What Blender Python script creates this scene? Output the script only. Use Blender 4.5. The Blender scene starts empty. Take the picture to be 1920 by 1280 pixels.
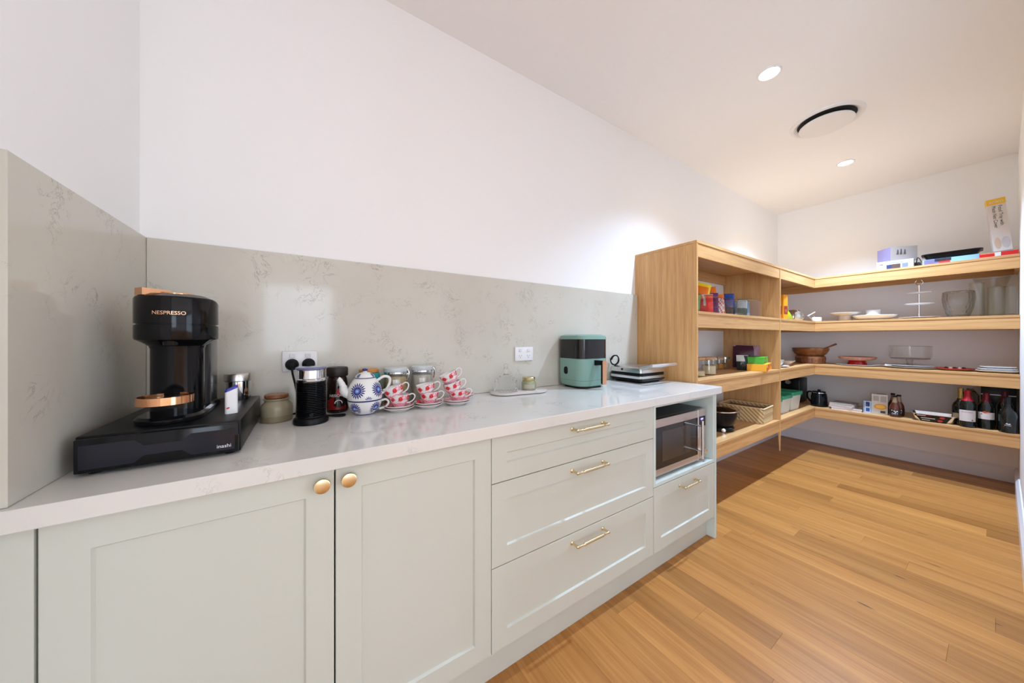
import bpy, bmesh, math, random
from mathutils import Vector, Matrix
random.seed(7)
sc = bpy.context.scene
C = sc.collection
PI = math.pi
def R(d): return math.radians(d)

# ------------------------------------------------------------------ camera
# world: X runs along the bench wall towards the far shelves, Y towards the bench wall, Z up (metres)
cam_d = bpy.data.cameras.new('camera'); cam = bpy.data.objects.new('camera', cam_d); C.objects.link(cam)
cam_d.sensor_width = 36.0; cam_d.lens = 596.0 / 1920 * 36; cam_d.shift_y = -7.0 / 1920
cam_d.clip_start = 0.02
cam.location = (0, 0, 1.19); cam.rotation_euler = (R(90), 0, R(-33))
sc.camera = cam
# ------------------------------------------------------------------ view, world, daylight
sc.view_settings.view_transform = 'Standard'; sc.view_settings.look = 'None'
sc.view_settings.gamma = 1.0; sc.view_settings.use_curve_mapping = False
sc.view_settings.exposure = 0.11
sc.cycles.use_denoising = True
sc.cycles.max_bounces = 12; sc.cycles.diffuse_bounces = 7; sc.cycles.glossy_bounces = 4; sc.cycles.transmission_bounces = 6; sc.cycles.transparent_max_bounces = 24
sc.cycles.sample_clamp_indirect = 6.0
w = bpy.data.worlds.new('world'); sc.world = w; w.use_nodes = True
w.node_tree.nodes['Background'].inputs[0].default_value = (0.90, 0.95, 1.0, 1)
w.node_tree.nodes['Background'].inputs[1].default_value = 1.0
def area(name, loc, rot, sx, sy, power, col=(1, 1, 1)):
    l = bpy.data.lights.new(name, 'AREA'); l.shape = 'RECTANGLE'; l.size = sx; l.size_y = sy
    l.energy = power; l.color = col
    o = bpy.data.objects.new(name, l); C.objects.link(o); o.location = loc; o.rotation_euler = rot
    return o
# daylight at the openings of the room behind the camera
area('daylight_window', (-0.1, -4.55, 1.55), (R(90), 0, 0), 1.1, 1.3, 24, (0.84, 0.97, 1.16))
area('daylight_glass_door', (3.35, -2.4, 1.15), (R(90), 0, R(90)), 3.4, 2.2, 80, (0.79, 0.98, 1.19))
area('daylight_fill_west', (-3.35, -1.5, 1.15), (R(90), 0, R(-90)), 2.3, 2.2, 150, (0.79, 0.98, 1.19))  # added west source, put in to light the oak side and far shelves
DOWN_POWER = 195.0

# ------------------------------------------------------------------ helpers
def S(r, g, b):
    f = lambda c: (c / 255 / 12.92) if c / 255 <= 0.04045 else ((c / 255 + 0.055) / 1.055) ** 2.4
    return (f(r), f(g), f(b))
_m = {}
def M(name, col=None, rough=0.5, metal=0.0, trans=0.0, ior=1.45, emit=None, es=0.0, coat=0.0, spec=0.5, bump=0, bscale=200):
    if name in _m: return _m[name]
    m = bpy.data.materials.new(name); m.use_nodes = True
    b = m.node_tree.nodes['Principled BSDF']
    b.inputs['Base Color'].default_value = (*col, 1); b.inputs['Roughness'].default_value = rough
    b.inputs['Metallic'].default_value = metal; b.inputs['Transmission Weight'].default_value = trans
    b.inputs['IOR'].default_value = ior; b.inputs['Coat Weight'].default_value = coat
    b.inputs['Specular IOR Level'].default_value = spec
    if emit: b.inputs['Emission Color'].default_value = (*emit, 1); b.inputs['Emission Strength'].default_value = es
    if bump:
        nt = m.node_tree; n = nt.nodes.new('ShaderNodeTexNoise'); n.inputs['Scale'].default_value = bscale
        bp = nt.nodes.new('ShaderNodeBump'); bp.inputs['Strength'].default_value = bump; bp.inputs['Distance'].default_value = 0.002
        tc = nt.nodes.new('ShaderNodeTexCoord')
        nt.links.new(tc.outputs['Object'], n.inputs['Vector']); nt.links.new(n.outputs['Fac'], bp.inputs['Height'])
        nt.links.new(bp.outputs['Normal'], b.inputs['Normal'])
    _m[name] = m
    return m
class N:                                   # small node-graph helper
    def __init__(s, m): s.m = m; s.nt = m.node_tree; s.b = s.nt.nodes['Principled BSDF']
    def n(s, t, **k):
        x = s.nt.nodes.new(t)
        for a, v in k.items():
            if a in x.inputs: x.inputs[a].default_value = v
            else: setattr(x, a, v)
        return x
    def l(s, a, b): s.nt.links.new(a, b)
    def coord(s, scale=(1, 1, 1), rnd=False, kind='Object', rot=(0, 0, 0)):
        tc = s.n('ShaderNodeTexCoord'); mp = s.n('ShaderNodeMapping'); mp.inputs['Scale'].default_value = scale
        mp.inputs['Rotation'].default_value = rot
        s.l(tc.outputs[kind], mp.inputs['Vector'])
        if rnd:
            oi = s.n('ShaderNodeObjectInfo'); mu = s.n('ShaderNodeMath', operation='MULTIPLY'); mu.inputs[1].default_value = 37.0
            cb = s.n('ShaderNodeCombineXYZ'); s.l(oi.outputs['Random'], mu.inputs[0])
            for i in range(3): s.l(mu.outputs[0], cb.inputs[i])
            s.l(cb.outputs[0], mp.inputs['Location'])
        return mp.outputs['Vector']
    def ramp(s, fac, stops):
        r = s.n('ShaderNodeValToRGB'); e = r.color_ramp.elements
        while len(e) < len(stops): e.new(0.5)
        for q, (p, c) in zip(e, stops): q.position = p; q.color = (*c, 1)
        s.l(fac, r.inputs['Fac']); return r.outputs['Color']
    def mix(s, fac, a, b, mode='MIX'):
        x = s.n('ShaderNodeMix', data_type='RGBA', blend_type=mode)
        for sock, v in ((x.inputs[0], fac), (x.inputs[6], a), (x.inputs[7], b)):
            if hasattr(v, 'links'): s.l(v, sock)
            elif isinstance(v, tuple): sock.default_value = (*v, 1)
            else: sock.default_value = v
        return x.outputs[2]
def wood(name, c1, c2, axis, rough=0.42, scale=1.0, rnd=False, var=0.0, knots=False):
    """wood grain running along the given axis"""
    m = M(name, c1, rough); k = N(m)
    sc3 = [34 * scale] * 3; sc3[axis] = 1.6 * scale
    v = k.coord(tuple(sc3), rnd)
    a = k.n('ShaderNodeTexNoise', Scale=1.0, Detail=5.0, Roughness=0.62, Distortion=0.4); k.l(v, a.inputs['Vector'])
    sf = [150 * scale] * 3; sf[axis] = 5 * scale
    v2 = k.coord(tuple(sf), rnd)
    f = k.n('ShaderNodeTexNoise', Scale=1.0, Detail=2.0); k.l(v2, f.inputs['Vector'])
    col = k.ramp(a.outputs['Fac'], [(0.34, c2), (0.62, c1)])
    fine = k.ramp(f.outputs['Fac'], [(0.36, (0.88, 0.855, 0.82)), (0.56, (1, 1, 1))])
    col = k.mix(1.0, col, fine, 'MULTIPLY')
    if var:
        oi = k.n('ShaderNodeObjectInfo')
        t = k.ramp(oi.outputs['Random'], [(0.0, (1 - var, 1 - var * 1.15, 1 - var * 1.35)), (0.45, (1, 1, 1)), (1.0, (1 + var * .6, 1 + var * .6, 1 + var * .65))])
        col = k.mix(1.0, col, t, 'MULTIPLY')
    if knots:
        sk = [42] * 3; sk[axis] = 7
        v3 = k.coord(tuple(sk), rnd); q = k.n('ShaderNodeTexNoise', Scale=1.0, Detail=1.0); k.l(v3, q.inputs['Vector'])
        kk = k.ramp(q.outputs['Fac'], [(0.765, (0, 0, 0)), (0.80, (1, 1, 1))])
        col = k.mix(kk, col, (0.10, 0.045, 0.02))
    k.l(col, k.b.inputs['Base Color'])
    return m
def glass(name, tint=(1, 1, 1), refl=1.0, rough=0.02):
    """thin clear sheet: transparent with a Fresnel gloss"""
    if name in _m: return _m[name]
    m = bpy.data.materials.new(name); m.use_nodes = True; nt = m.node_tree
    for x in list(nt.nodes): nt.nodes.remove(x)
    o = nt.nodes.new('ShaderNodeOutputMaterial'); mx = nt.nodes.new('ShaderNodeMixShader')
    t = nt.nodes.new('ShaderNodeBsdfTransparent'); g = nt.nodes.new('ShaderNodeBsdfGlossy'); f = nt.nodes.new('ShaderNodeLayerWeight')
    t.inputs[0].default_value = (*tint, 1); g.inputs['Roughness'].default_value = rough; f.inputs['Blend'].default_value = 0.5
    pw = nt.nodes.new('ShaderNodeMath'); pw.operation = 'POWER'; pw.inputs[1].default_value = 4.0; nt.links.new(f.outputs['Facing'], pw.inputs[0])
    ad = nt.nodes.new('ShaderNodeMath'); ad.operation = 'MULTIPLY_ADD'; ad.inputs[1].default_value = 0.55; ad.inputs[2].default_value = 0.035; nt.links.new(pw.outputs[0], ad.inputs[0])
    g.inputs[0].default_value = (refl, refl, refl, 1)
    nt.links.new(ad.outputs[0], mx.inputs[0]); nt.links.new(t.outputs[0], mx.inputs[1]); nt.links.new(g.outputs[0], mx.inputs[2])
    nt.links.new(mx.outputs[0], o.inputs[0])
    _m[name] = m
    return m

class G:                                   # geometry collector: one G becomes one mesh object
    def __init__(s): s.v = []; s.f = []; s.mi = []; s.m = 0
    def add(s, vs, fs, fn=None):
        o = len(s.v); s.v += [tuple(fn(p)) if fn else tuple(p) for p in vs]
        s.f += [tuple(i + o for i in f) for f in fs]; s.mi += [s.m] * len(fs); return s
    def box(s, x0, x1, y0, y1, z0, z1, bev=0.0, seg=2, fn=None):
        if bev <= 0:
            vs = [(x, y, z) for z in (z0, z1) for y in (y0, y1) for x in (x0, x1)]
            return s.add(vs, [(0, 2, 3, 1), (4, 5, 7, 6), (0, 1, 5, 4), (1, 3, 7, 5), (3, 2, 6, 7), (2, 0, 4, 6)], fn)
        bm = bmesh.new(); bmesh.ops.create_cube(bm, size=1)
        for q in bm.verts: q.co = Vector(((x0 + x1) / 2 + q.co.x * (x1 - x0), (y0 + y1) / 2 + q.co.y * (y1 - y0), (z0 + z1) / 2 + q.co.z * (z1 - z0)))
        bmesh.ops.bevel(bm, geom=list(bm.edges), offset=bev, segments=seg, affect='EDGES', profile=0.5)
        return s.bm(bm, fn)
    def bm(s, bm, fn=None):
        bm.verts.index_update()
        s.add([q.co[:] for q in bm.verts], [[q.index for q in f.verts] for f in bm.faces], fn); bm.free(); return s
    def lathe(s, prof, seg=32, c=(0, 0, 0), fn=None, a0=0.0, a1=2 * PI):
        full = abs(a1 - a0 - 2 * PI) < 1e-6; n = seg if full else seg + 1
        vs = []; ids = []
        for r, z in prof:
            if r < 1e-7: ids.append([len(vs)] * n); vs.append((c[0], c[1], c[2] + z))
            else:
                ids.append(list(range(len(vs), len(vs) + n)))
                for i in range(n):
                    a = a0 + (a1 - a0) * i / seg
                    vs.append((c[0] + r * math.sin(a), c[1] - r * math.cos(a), c[2] + z))
        fs = []
        for A, B in zip(ids, ids[1:]):
            for i in range(n if full else n - 1):
                j = (i + 1) % n; q = [A[i], A[j], B[j], B[i]]; u = []
                for t in q:
                    if t not in u: u.append(t)
                if len(u) > 2: fs.append(u)
        return s.add(vs, fs, fn)
    def tube(s, path, r, seg=8, closed=False, fn=None):
        P = [Vector(p) for p in path]; n = len(P); rr = r if isinstance(r, (list, tuple)) else [r] * n
        vs = []; up = None
        for i, p in enumerate(P):
            a = P[(i - 1) % n] if (closed or i > 0) else p; b = P[(i + 1) % n] if (closed or i < n - 1) else p
            t = (b - a).normalized()
            if up is None: up = t.orthogonal().normalized()
            up = (up - t * up.dot(t)); up = up.normalized() if up.length > 1e-6 else t.orthogonal().normalized()
            sd = t.cross(up)
            for k in range(seg):
                q = 2 * PI * k / seg; vs.append(p + (up * math.cos(q) + sd * math.sin(q)) * rr[i])
        fs = []
        for i in range(n if closed else n - 1):
            j = (i + 1) % n
            for k in range(seg): fs.append((i * seg + k, i * seg + (k + 1) % seg, j * seg + (k + 1) % seg, j * seg + k))
        if not closed: fs.append(tuple(range(seg))[::-1]); fs.append(tuple((n - 1) * seg + k for k in range(seg)))
        return s.add(vs, fs, fn)
    def loft(s, rings, cap=True, fn=None):
        n = len(rings[0]); vs = [p for r in rings for p in r]; fs = []
        for i in range(len(rings) - 1):
            for k in range(n): fs.append((i * n + k, i * n + (k + 1) % n, (i + 1) * n + (k + 1) % n, (i + 1) * n + k))
        if cap: fs.append(tuple(range(n))[::-1]); fs.append(tuple((len(rings) - 1) * n + k for k in range(n)))
        return s.add(vs, fs, fn)
    def poly(s, pts, fn=None): return s.add(pts, [tuple(range(len(pts)))], fn)
    def prism(s, pts, axis, a, b, fn=None):
        """extrude a 2D outline along an axis ('x','y','z')"""
        t = {'x': lambda p, h: (h, p[0], p[1]), 'y': lambda p, h: (p[0], h, p[1]), 'z': lambda p, h: (p[0], p[1], h)}[axis]
        return s.loft([[t(p, a) for p in pts], [t(p, b) for p in pts]], True, fn)
    def text(s, txt, size, fn, align='CENTER', spacing=1.0):
        cu = bpy.data.curves.new('t', 'FONT'); cu.body = txt; cu.size = size; cu.align_x = align; cu.align_y = 'CENTER'; cu.space_character = spacing
        cu.resolution_u = 3
        o = bpy.data.objects.new('t', cu); me = o.to_mesh()
        s.add([v.co[:] for v in me.vertices], [tuple(p.vertices) for p in me.polygons], fn)
        o.to_mesh_clear(); bpy.data.objects.remove(o); bpy.data.curves.remove(cu); return s
def rrect(w, d, r, z, n=5, cx=0, cy=0):
    """rounded rectangle ring, w x d, corner radius r, at height z"""
    r = min(r, w / 2 - 1e-5, d / 2 - 1e-5); out = []
    for (sx, sy, a) in ((1, 1, 0), (-1, 1, 90), (-1, -1, 180), (1, -1, 270)):
        for i in range(n + 1):
            t = R(a + 90 * i / n)
            out.append((cx + sx * (w / 2 - r) + r * math.cos(t), cy + sy * (d / 2 - r) + r * math.sin(t), z))
    return out
def plane(o, u, v):                        # maps 2D text/print coordinates onto a flat face
    o, u, v = Vector(o), Vector(u), Vector(v)
    return lambda p: o + u * p[0] + v * p[1]
def wrap(rf, th0, z0, off=0.0004):         # ... or onto a turned surface with radius rf(z); th 0 faces local -Y
    def f(p):
        z = z0 + p[1]; r = rf(z); a = th0 + p[0] / max(r, 0.004); r += off
        return (r * math.sin(a), -r * math.cos(a), z)
    return f
def prof_r(prof):
    def f(z):
        for (r0, z0), (r1, z1) in zip(prof, prof[1:]):
            if min(z0, z1) <= z <= max(z0, z1) and abs(z1 - z0) > 1e-9: return r0 + (r1 - r0) * (z - z0) / (z1 - z0)
        return prof[-1][0]
    return f
def link(name, g, mats, parent=None, smooth=35, loc=None, rz=0):
    me = bpy.data.meshes.new(name); me.from_pydata(g.v, [], g.f); 
    mats = mats if isinstance(mats, (list, tuple)) else [mats]
    for m in mats: me.materials.append(m)
    if len(mats) > 1: me.polygons.foreach_set('material_index', g.mi)
    bm = bmesh.new(); bm.from_mesh(me); bmesh.ops.recalc_face_normals(bm, faces=bm.faces); bm.to_mesh(me); bm.free()
    if smooth:
        me.shade_smooth(); me.set_sharp_from_angle(angle=R(smooth))
    me.update()
    o = bpy.data.objects.new(name, me); C.objects.link(o)
    if parent: o.parent = parent
    if loc: o.location = loc
    if rz: o.rotation_euler.z = rz
    return o
def tag(o, label, cat, group=None):
    o['label'] = label; o['category'] = cat
    if group: o['group'] = group
    return o
def thing(name, label, cat, loc, rz=0.0, group=None, rot=None):
    o = bpy.data.objects.new(name, None); C.objects.link(o); o.empty_display_size = 0.05
    o.location = loc; o.rotation_euler = rot if rot else (0, 0, rz)
    return tag(o, label, cat, group)
def struct(name, g, mats, parent=None, smooth=0):
    o = link(name, g, mats, parent, smooth); o['kind'] = 'structure'; return o
def face(x, y): return math.atan2(-x, y)    # turn a thing's front (local -Y) towards the doorway where the viewer stands
def copy_tree(o, parent=None):
    c = o.copy(); C.objects.link(c); c.parent = parent
    for ch in list(o.children): copy_tree(ch, c)
    return c

# ------------------------------------------------------------------ materials
white_wall = M('white_wall_paint', (0.90, 0.90, 0.90), 0.55, bump=0.03, bscale=350)
white_ceil = M('white_ceiling_paint', (0.91, 0.91, 0.91), 0.7)
white_trim = M('white_gloss_trim', (0.80, 0.81, 0.84), 0.3)
def quartz(name, base):
    m = M(name, base, 0.09); k = N(m)
    v = k.coord((1, 1, 1))
    a = k.n('ShaderNodeTexNoise', Scale=13.0, Detail=8.0, Roughness=0.68, Distortion=1.2); k.l(v, a.inputs['Vector'])
    mask = k.n('ShaderNodeTexNoise', Scale=9.0, Detail=2.0); k.l(v, mask.inputs['Vector'])
    vein = k.ramp(a.outputs['Fac'], [(0.485, (0, 0, 0)), (0.50, (1, 1, 1)), (0.515, (0, 0, 0))])
    mk = k.ramp(mask.outputs['Fac'], [(0.53, (0, 0, 0)), (0.68, (0.72, 0.72, 0.72))])
    cl = k.n('ShaderNodeTexNoise', Scale=3.0, Detail=4.0); k.l(v, cl.inputs['Vector'])
    cc = k.ramp(cl.outputs['Fac'], [(0.35, tuple(c * 0.95 for c in base)), (0.7, tuple(min(1, c * 1.03) for c in base))])
    f = k.mix(1.0, vein, mk, 'MULTIPLY')
    col = k.mix(f, cc, tuple(c * 0.30 for c in base))
    k.l(col, k.b.inputs['Base Color'])
    return m
stone = quartz('quartz_stone', (0.70, 0.685, 0.645))
splash_stone = quartz('quartz_splash_stone', (0.605, 0.58, 0.505))
sage = M('sage_lacquer', S(200, 203, 193), 0.38)
sage_in = M('sage_melamine', S(205, 215, 208), 0.45)
gap = M('dark_gap', (0.02, 0.02, 0.02), 0.8)
brass = M('brushed_brass', (0.74, 0.63, 0.40), 0.26, 1.0)
oak_c1, oak_c2 = (0.69, 0.40, 0.165), (0.57, 0.30, 0.112)
oak_x = wood('oak_grain_x', oak_c1, oak_c2, 0)
oak_y = wood('oak_grain_y', oak_c1, oak_c2, 1)
oak_z = wood('oak_grain_z', oak_c1, oak_c2, 2)
plank_m = wood('timber_floor', (0.475, 0.218, 0.056), (0.37, 0.152, 0.033), 1, 0.36, 0.75, True, 0.28, True)
black_gloss = M('black_gloss_plastic', (0.005, 0.005, 0.006), 0.1, spec=0.3)
black_satin = M('black_satin_plastic', (0.006, 0.006, 0.007), 0.3, spec=0.2)
black_matt = M('black_matt', (0.009, 0.009, 0.009), 0.55, spec=0.2)
panel_grey = M('smoked_panel', (0.012, 0.013, 0.020), 0.14, spec=0.35)
chrome = M('chrome', (0.82, 0.82, 0.83), 0.08, 1.0)
steel = M('brushed_steel', (0.62, 0.60, 0.58), 0.28, 1.0)
copper = M('polished_copper', (0.80, 0.40, 0.20), 0.14, 1.0)
white_plastic = M('white_plastic', (0.82, 0.82, 0.83), 0.3)
white_china = M('white_china', (0.80, 0.795, 0.78), 0.12)
cream_china = M('cream_china', (0.62, 0.56, 0.49), 0.25)
blue_plastic = M('blue_plastic', S(50, 60, 170), 0.3)
navy = M('navy_glaze', S(44, 50, 122), 0.15)
midblue = M('mid_blue_glaze', S(92, 112, 190), 0.15)
paleblue = M('pale_blue_glaze', S(150, 190, 230), 0.15)
paper = M('white_paper', (0.78, 0.77, 0.75), 0.7)
red_ink = M('red_print', S(200, 30, 32), 0.4)
black_ink = M('black_print', (0.012, 0.012, 0.014), 0.5)
clear = glass('clear_glass', (0.97, 0.98, 0.975))
clear_thin = glass('clear_acrylic', (0.965, 0.97, 0.975))
tint_glass = glass('grey_tint_glass', (0.80, 0.78, 0.74))
bamboo = wood('bamboo_lid', (0.62, 0.38, 0.19), (0.50, 0.28, 0.12), 0, 0.5, 1.5)
acacia = wood('acacia_wood', (0.27, 0.10, 0.03), (0.15, 0.05, 0.017), 0, 0.35, 0.7)
acacia_dark = wood('acacia_dark', (0.16, 0.05, 0.025), (0.09, 0.03, 0.018), 2, 0.35)

# ------------------------------------------------------------------ room shell
WY, FX, LX, RY, CZ = 1.502, 4.88, -0.445, -0.075, 2.70
t = 0.12
struct('wall_left', G().box(LX - t, FX + t, WY, WY + t, -0.1, CZ + 0.1), white_wall)
struct('wall_far', G().box(FX, FX + t, RY - t, WY, -0.1, CZ + 0.1), white_wall)
struct('wall_near', G().box(LX - t, LX, RY - t, WY, -0.1, CZ + 0.1), white_wall)
OX0, OX1, OZ = -0.40, 1.28, 2.62       # doorway the photographer stands in
g = G(); g.box(OX1, FX, RY - t, RY, 0, CZ + 0.1); g.box(LX, OX0, RY - t, RY, 0, CZ + 0.1); g.box(OX0, OX1, RY - t, RY, OZ, CZ + 0.1)
struct('wall_right', g, white_wall)
struct('ceiling', G().box(LX - t, FX + t, RY - t, WY + t, CZ, CZ + 0.1), white_ceil)
# room behind the doorway
BY, BX0, BX1 = -4.6, -3.4, 3.4
g = G()
for (x0, x1, z0, z1) in ((BX0 - t, -0.65, 0, CZ), (0.45, BX1 + t, 0, CZ), (-0.65, 0.45, 0, 0.9), (-0.65, 0.45, 2.2, CZ)): g.box(x0, x1, BY - t, BY, z0, z1)
struct('wall_back', g, white_wall)
for nm, x0, x1, ya, yb in (('wall_back_east', BX1, BX1 + t, -4.1, -0.7), ('wall_back_west', BX0 - t, BX0, -2.65, -0.35)):
    g = G(); g.box(x0, x1, BY, ya, 0, CZ); g.box(x0, x1, yb, RY - t, 0, CZ); g.box(x0, x1, ya, yb, 2.26, CZ)
    struct(nm, g, white_wall)
g = G(); g.box(BX0 - t, LX - t, RY - t, RY, 0, CZ)
struct('wall_back_return', g, white_wall)
struct('ceiling_back', G().box(BX0 - t, BX1 + t, BY - t, RY - t, CZ, CZ + 0.1), white_ceil)
alu = M('white_window_frame', (0.75, 0.76, 0.77), 0.4)
def frame(g, u0, u1, z0, z1, put, wd=0.05, mull=()):
    for a in (u0, u1 - wd): put(g, a, a + wd, z0, z1)
    for a in (z0, z1 - wd): put(g, u0, u1, a, a + wd)
    for a in mull: put(g, a - wd / 2, a + wd / 2, z0, z1)
g = G(); frame(g, -0.65, 0.45, 0.9, 2.2, lambda g, a, b, c, d: g.box(a, b, BY - 0.09, BY - 0.03, c, d)); g.box(-0.65, 0.45, BY - 0.09, BY - 0.03, 1.72, 1.76)
struct('window_1', g, alu)
g = G(); frame(g, -4.1, -0.7, 0, 2.26, lambda g, a, b, c, d: g.box(BX1 + 0.03, BX1 + 0.09, a, b, c, d), mull=(-2.4,))
struct('window_2', g, alu)
g = G(); frame(g, -2.65, -0.35, 0, 2.26, lambda g, a, b, c, d: g.box(BX0 - 0.09, BX0 - 0.03, a, b, c, d), mull=(-1.5,))
struct('window_added_west', g, alu)  # added opening, placed to send light along to the far wall
# floor slab with individual boards laid across the pantry
floor = struct('floor', G().box(BX0 - t, FX + t, BY - t, WY + t, -0.12, -0.014), M('floor_underlay', (0.10, 0.055, 0.025), 0.8))
PW = 0.121
rows = int((FX - LX) / PW) + 1
pl_cache = {}
rnd = random.Random(3)
for i in range(rows):
    x0 = LX + i * PW; x1 = min(x0 + PW, FX)
    if x1 - x0 < 0.02: continue
    y = WY; y_end = -1.7; first = rnd.uniform(0.35, 1.5)
    while y > y_end:
        L = first if y == WY else rnd.uniform(1.0, 1.75); first = 9
        ya = max(y - L, y_end)
        if ya - y_end < 0.25: ya = y_end
        o = link('floor_board', G().box(0.0002, x1 - x0 - 0.0002, ya - y + 0.0002, -0.0002, -0.014, 0.0, 0.0003, 1), plank_m, floor, 0, (x0, y, 0))
        y = ya
g = G(); g.box(BX0, FX - 1.48, BY, -1.7, -0.014, 0); g.box(BX0, LX, -1.7, RY - t, -0.014, 0)
o = link('floor_board_field', g, plank_m, floor, 0); o['kind'] = 'stuff'
# skirting
def skirt(name, pts, axis, a, b): struct(name, G().prism(pts, axis, a, b), white_trim)
skirt('baseboard_far', [(FX, 0), (FX - 0.018, 0), (FX - 0.018, 0.105), (FX - 0.006, 0.13), (FX, 0.13)], 'y', RY + 0.018, WY - 0.018)
skirt('baseboard_left', [(WY, 0), (WY - 0.018, 0), (WY - 0.018, 0.105), (WY - 0.006, 0.13), (WY, 0.13)], 'x', 2.06, FX)
skirt('baseboard_right', [(RY, 0), (RY + 0.018, 0), (RY + 0.018, 0.105), (RY + 0.006, 0.13), (RY, 0.13)], 'x', OX1 + 0.02, FX)

# ------------------------------------------------------------------ ceiling fittings
lens_m = M('lamp_lens', (0.9, 0.9, 0.9), 0.4, emit=(1.0, 0.97, 0.93), es=28.0)
def downlight(x, y, label, power):
    th = thing('downlight', label, 'downlight', (x, y, CZ), 0, 'recessed ceiling downlights')
    link('trim_ring', G().lathe([(0.046, -0.0045), (0.050, -0.006), (0.056, -0.004), (0.058, 0.0), (0.044, 0.0), (0.046, -0.0045)], 40), white_plastic, th)
    link('lens', G().lathe([(0, -0.0035), (0.045, -0.0035), (0.045, 0), (0, 0)], 40), lens_m, th)
    l = bpy.data.lights.new('lamp', 'SPOT'); l.energy = power; l.spot_size = R(118); l.spot_blend = 1.0; l.shadow_soft_size = 0.03; l.color = (0.74, 1.0, 1.38)
    o = bpy.data.objects.new('lamp', l); C.objects.link(o); o.parent = th; o.location = (0, 0, -0.02)
downlight(2.22, 0.722, 'round glowing ceiling downlight nearer the bench, before the air vent', DOWN_POWER * 0.64)
downlight(3.909, 0.733, 'round glowing ceiling downlight nearest the far shelves, beyond the air vent', DOWN_POWER * 1.16)
v = thing('ceiling_vent', 'white round air vent with a floating disc in the ceiling between two downlights', 'air vent', (3.035, 0.665, CZ))
link('outer_ring', G().lathe([(0.190, 0), (0.188, -0.006), (0.170, -0.012), (0.158, -0.006), (0.150, 0.0), (0.190, 0)], 56), white_plastic, v)
link('throat', G().lathe([(0.1501, -0.002), (0.149, -0.0005), (0, -0.0005)], 56), M('vent_shadow', (0.03, 0.03, 0.03), 0.8), v)
link('centre_disc', G().lathe([(0, -0.020), (0.13, -0.020), (0.140, -0.026), (0.1425, -0.032), (0.138, -0.036), (0, -0.037)], 56), white_plastic, v)

# ------------------------------------------------------------------ bench: worktop, splashbacks, cabinets
SY = 1.482; SXL = -0.425
BXE = 2.08; BF = 0.9057; BT = 0.90
tag(link('worktop', G().box(LX + 0.001, BXE - 0.001, BF, SY - 0.0005, 0.86, BT, 0.0018, 1), stone), 'long white speckled quartz worktop on the sage cabinets', 'worktop')
tag(link('splashback', G().box(SXL, BXE - 0.001, SY, WY - 0.0005, BT + 0.0005, 1.51, 0.001, 1), splash_stone), 'glossy beige-grey quartz splashback along the bench wall behind the cups', 'splashback', 'quartz splashbacks')
tag(link('splashback', G().box(LX + 0.0005, SXL - 0.0005, 0.921, WY - 0.0005, BT + 0.0005, 1.51, 0.001, 1), splash_stone), 'short quartz splashback on the end wall beside the coffee machine', 'splashback', 'quartz splashbacks')
CF = 0.926                                       # cabinet front plane
CB = SY - 0.01
def shaker(w, h, th=0.02, bd=0.06, rec=0.007):
    """recessed-panel front; origin lower-left of its front plane, front at y=0 looking to -Y"""
    g = G(); e = 0.004
    o = [(0, 0), (w, 0), (w, h), (0, h)]
    i = [(bd, bd), (w - bd, bd), (w - bd, h - bd), (bd, h - bd)]
    j = [(bd + e, bd + e), (w - bd - e, bd + e), (w - bd - e, h - bd - e), (bd + e, h - bd - e)]
    b = 0.0015; ob = [(b, b), (w - b, b), (w - b, h - b), (b, h - b)]
    V = [(x, th, z) for x, z in o] + [(x, b, z) for x, z in o] + [(x, 0, z) for x, z in ob] + [(x, 0, z) for x, z in i] + [(x, rec, z) for x, z in j]
    F = [(3, 2, 1, 0)]
    for a in range(4):
        for k in range(4): F.append((a * 4 + k, a * 4 + (k + 1) % 4, a * 4 + 4 + (k + 1) % 4, a * 4 + 4 + k))
    F.append((16, 17, 18, 19)); g.add(V, F); return g
def knob(parent, x, z):
    o = link('knob', G().lathe([(0, 0), (0.007, 0), (0.0065, 0.012), (0.010, 0.016), (0.0175, 0.018), (0.0185, 0.021), (0.0175, 0.025), (0.015, 0.026), (0, 0.026)], 32,
         fn=lambda p: (p[0], -p[2], p[1])), brass, parent, 35, (x, 0, z)); o['label'] = 'round brushed brass knob'
def pull(parent, x, z, L=0.176):
    g = G(); d = 0.034; h = L / 2
    for s in (-1, 1):
        g.lathe([(0, 0), (0.0085, 0), (0.0085, 0.003), (0.005, 0.006), (0.0048, 0.026), (0.0066, 0.029), (0.0066, 0.034), (0.003, 0.0385), (0, 0.0385)], 14, fn=lambda p, s=s: (s * h + p[0], -p[2], p[1]))
        g.tube([(s * h, -d, 0), (s * (h - 0.012), -d, 0), (s * (h - 0.03), -d, 0), (s * (h - 0.033), -d, 0)], [0.0052, 0.0042, 0.0042, 0.0062], 12)
    g.tube([(-h + 0.033, -d, 0), (h - 0.033, -d, 0)], 0.0062, 14)
    o = link('handle', g, brass, parent, 35, (x, 0, z)); o['label'] = 'slim brushed brass bar handle'
def carcass(g, x0, x1, z0=0.135, z1=0.858, p=0.016):
    g.box(x0, x0 + p, CF + 0.021, CB, z0, z1); g.box(x1 - p, x1, CF + 0.021, CB, z0, z1)
    g.box(x0 + p, x1 - p, CF + 0.021, CB, z0, z0 + p); g.box(x0 + p, x1 - p, CB - 0.006, CB, z0 + p, z1); g.box(x0 + p, x1 - p, CF + 0.021, CB, z1 - p, z1)
ZT, ZB = 0.857, 0.131
c1 = thing('base_cabinet', 'sage two-door base cabinet with round brass knobs below the coffee machine', 'cabinet', (0, CF, 0))
sh = lambda g: [setattr(g, 'v', [(a, b - CF, c) for a, b, c in g.v]), g][1]
g = G(); carcass(g, -0.398, 0.5185); link('body', sh(g), sage_in, c1, 0)
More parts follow.
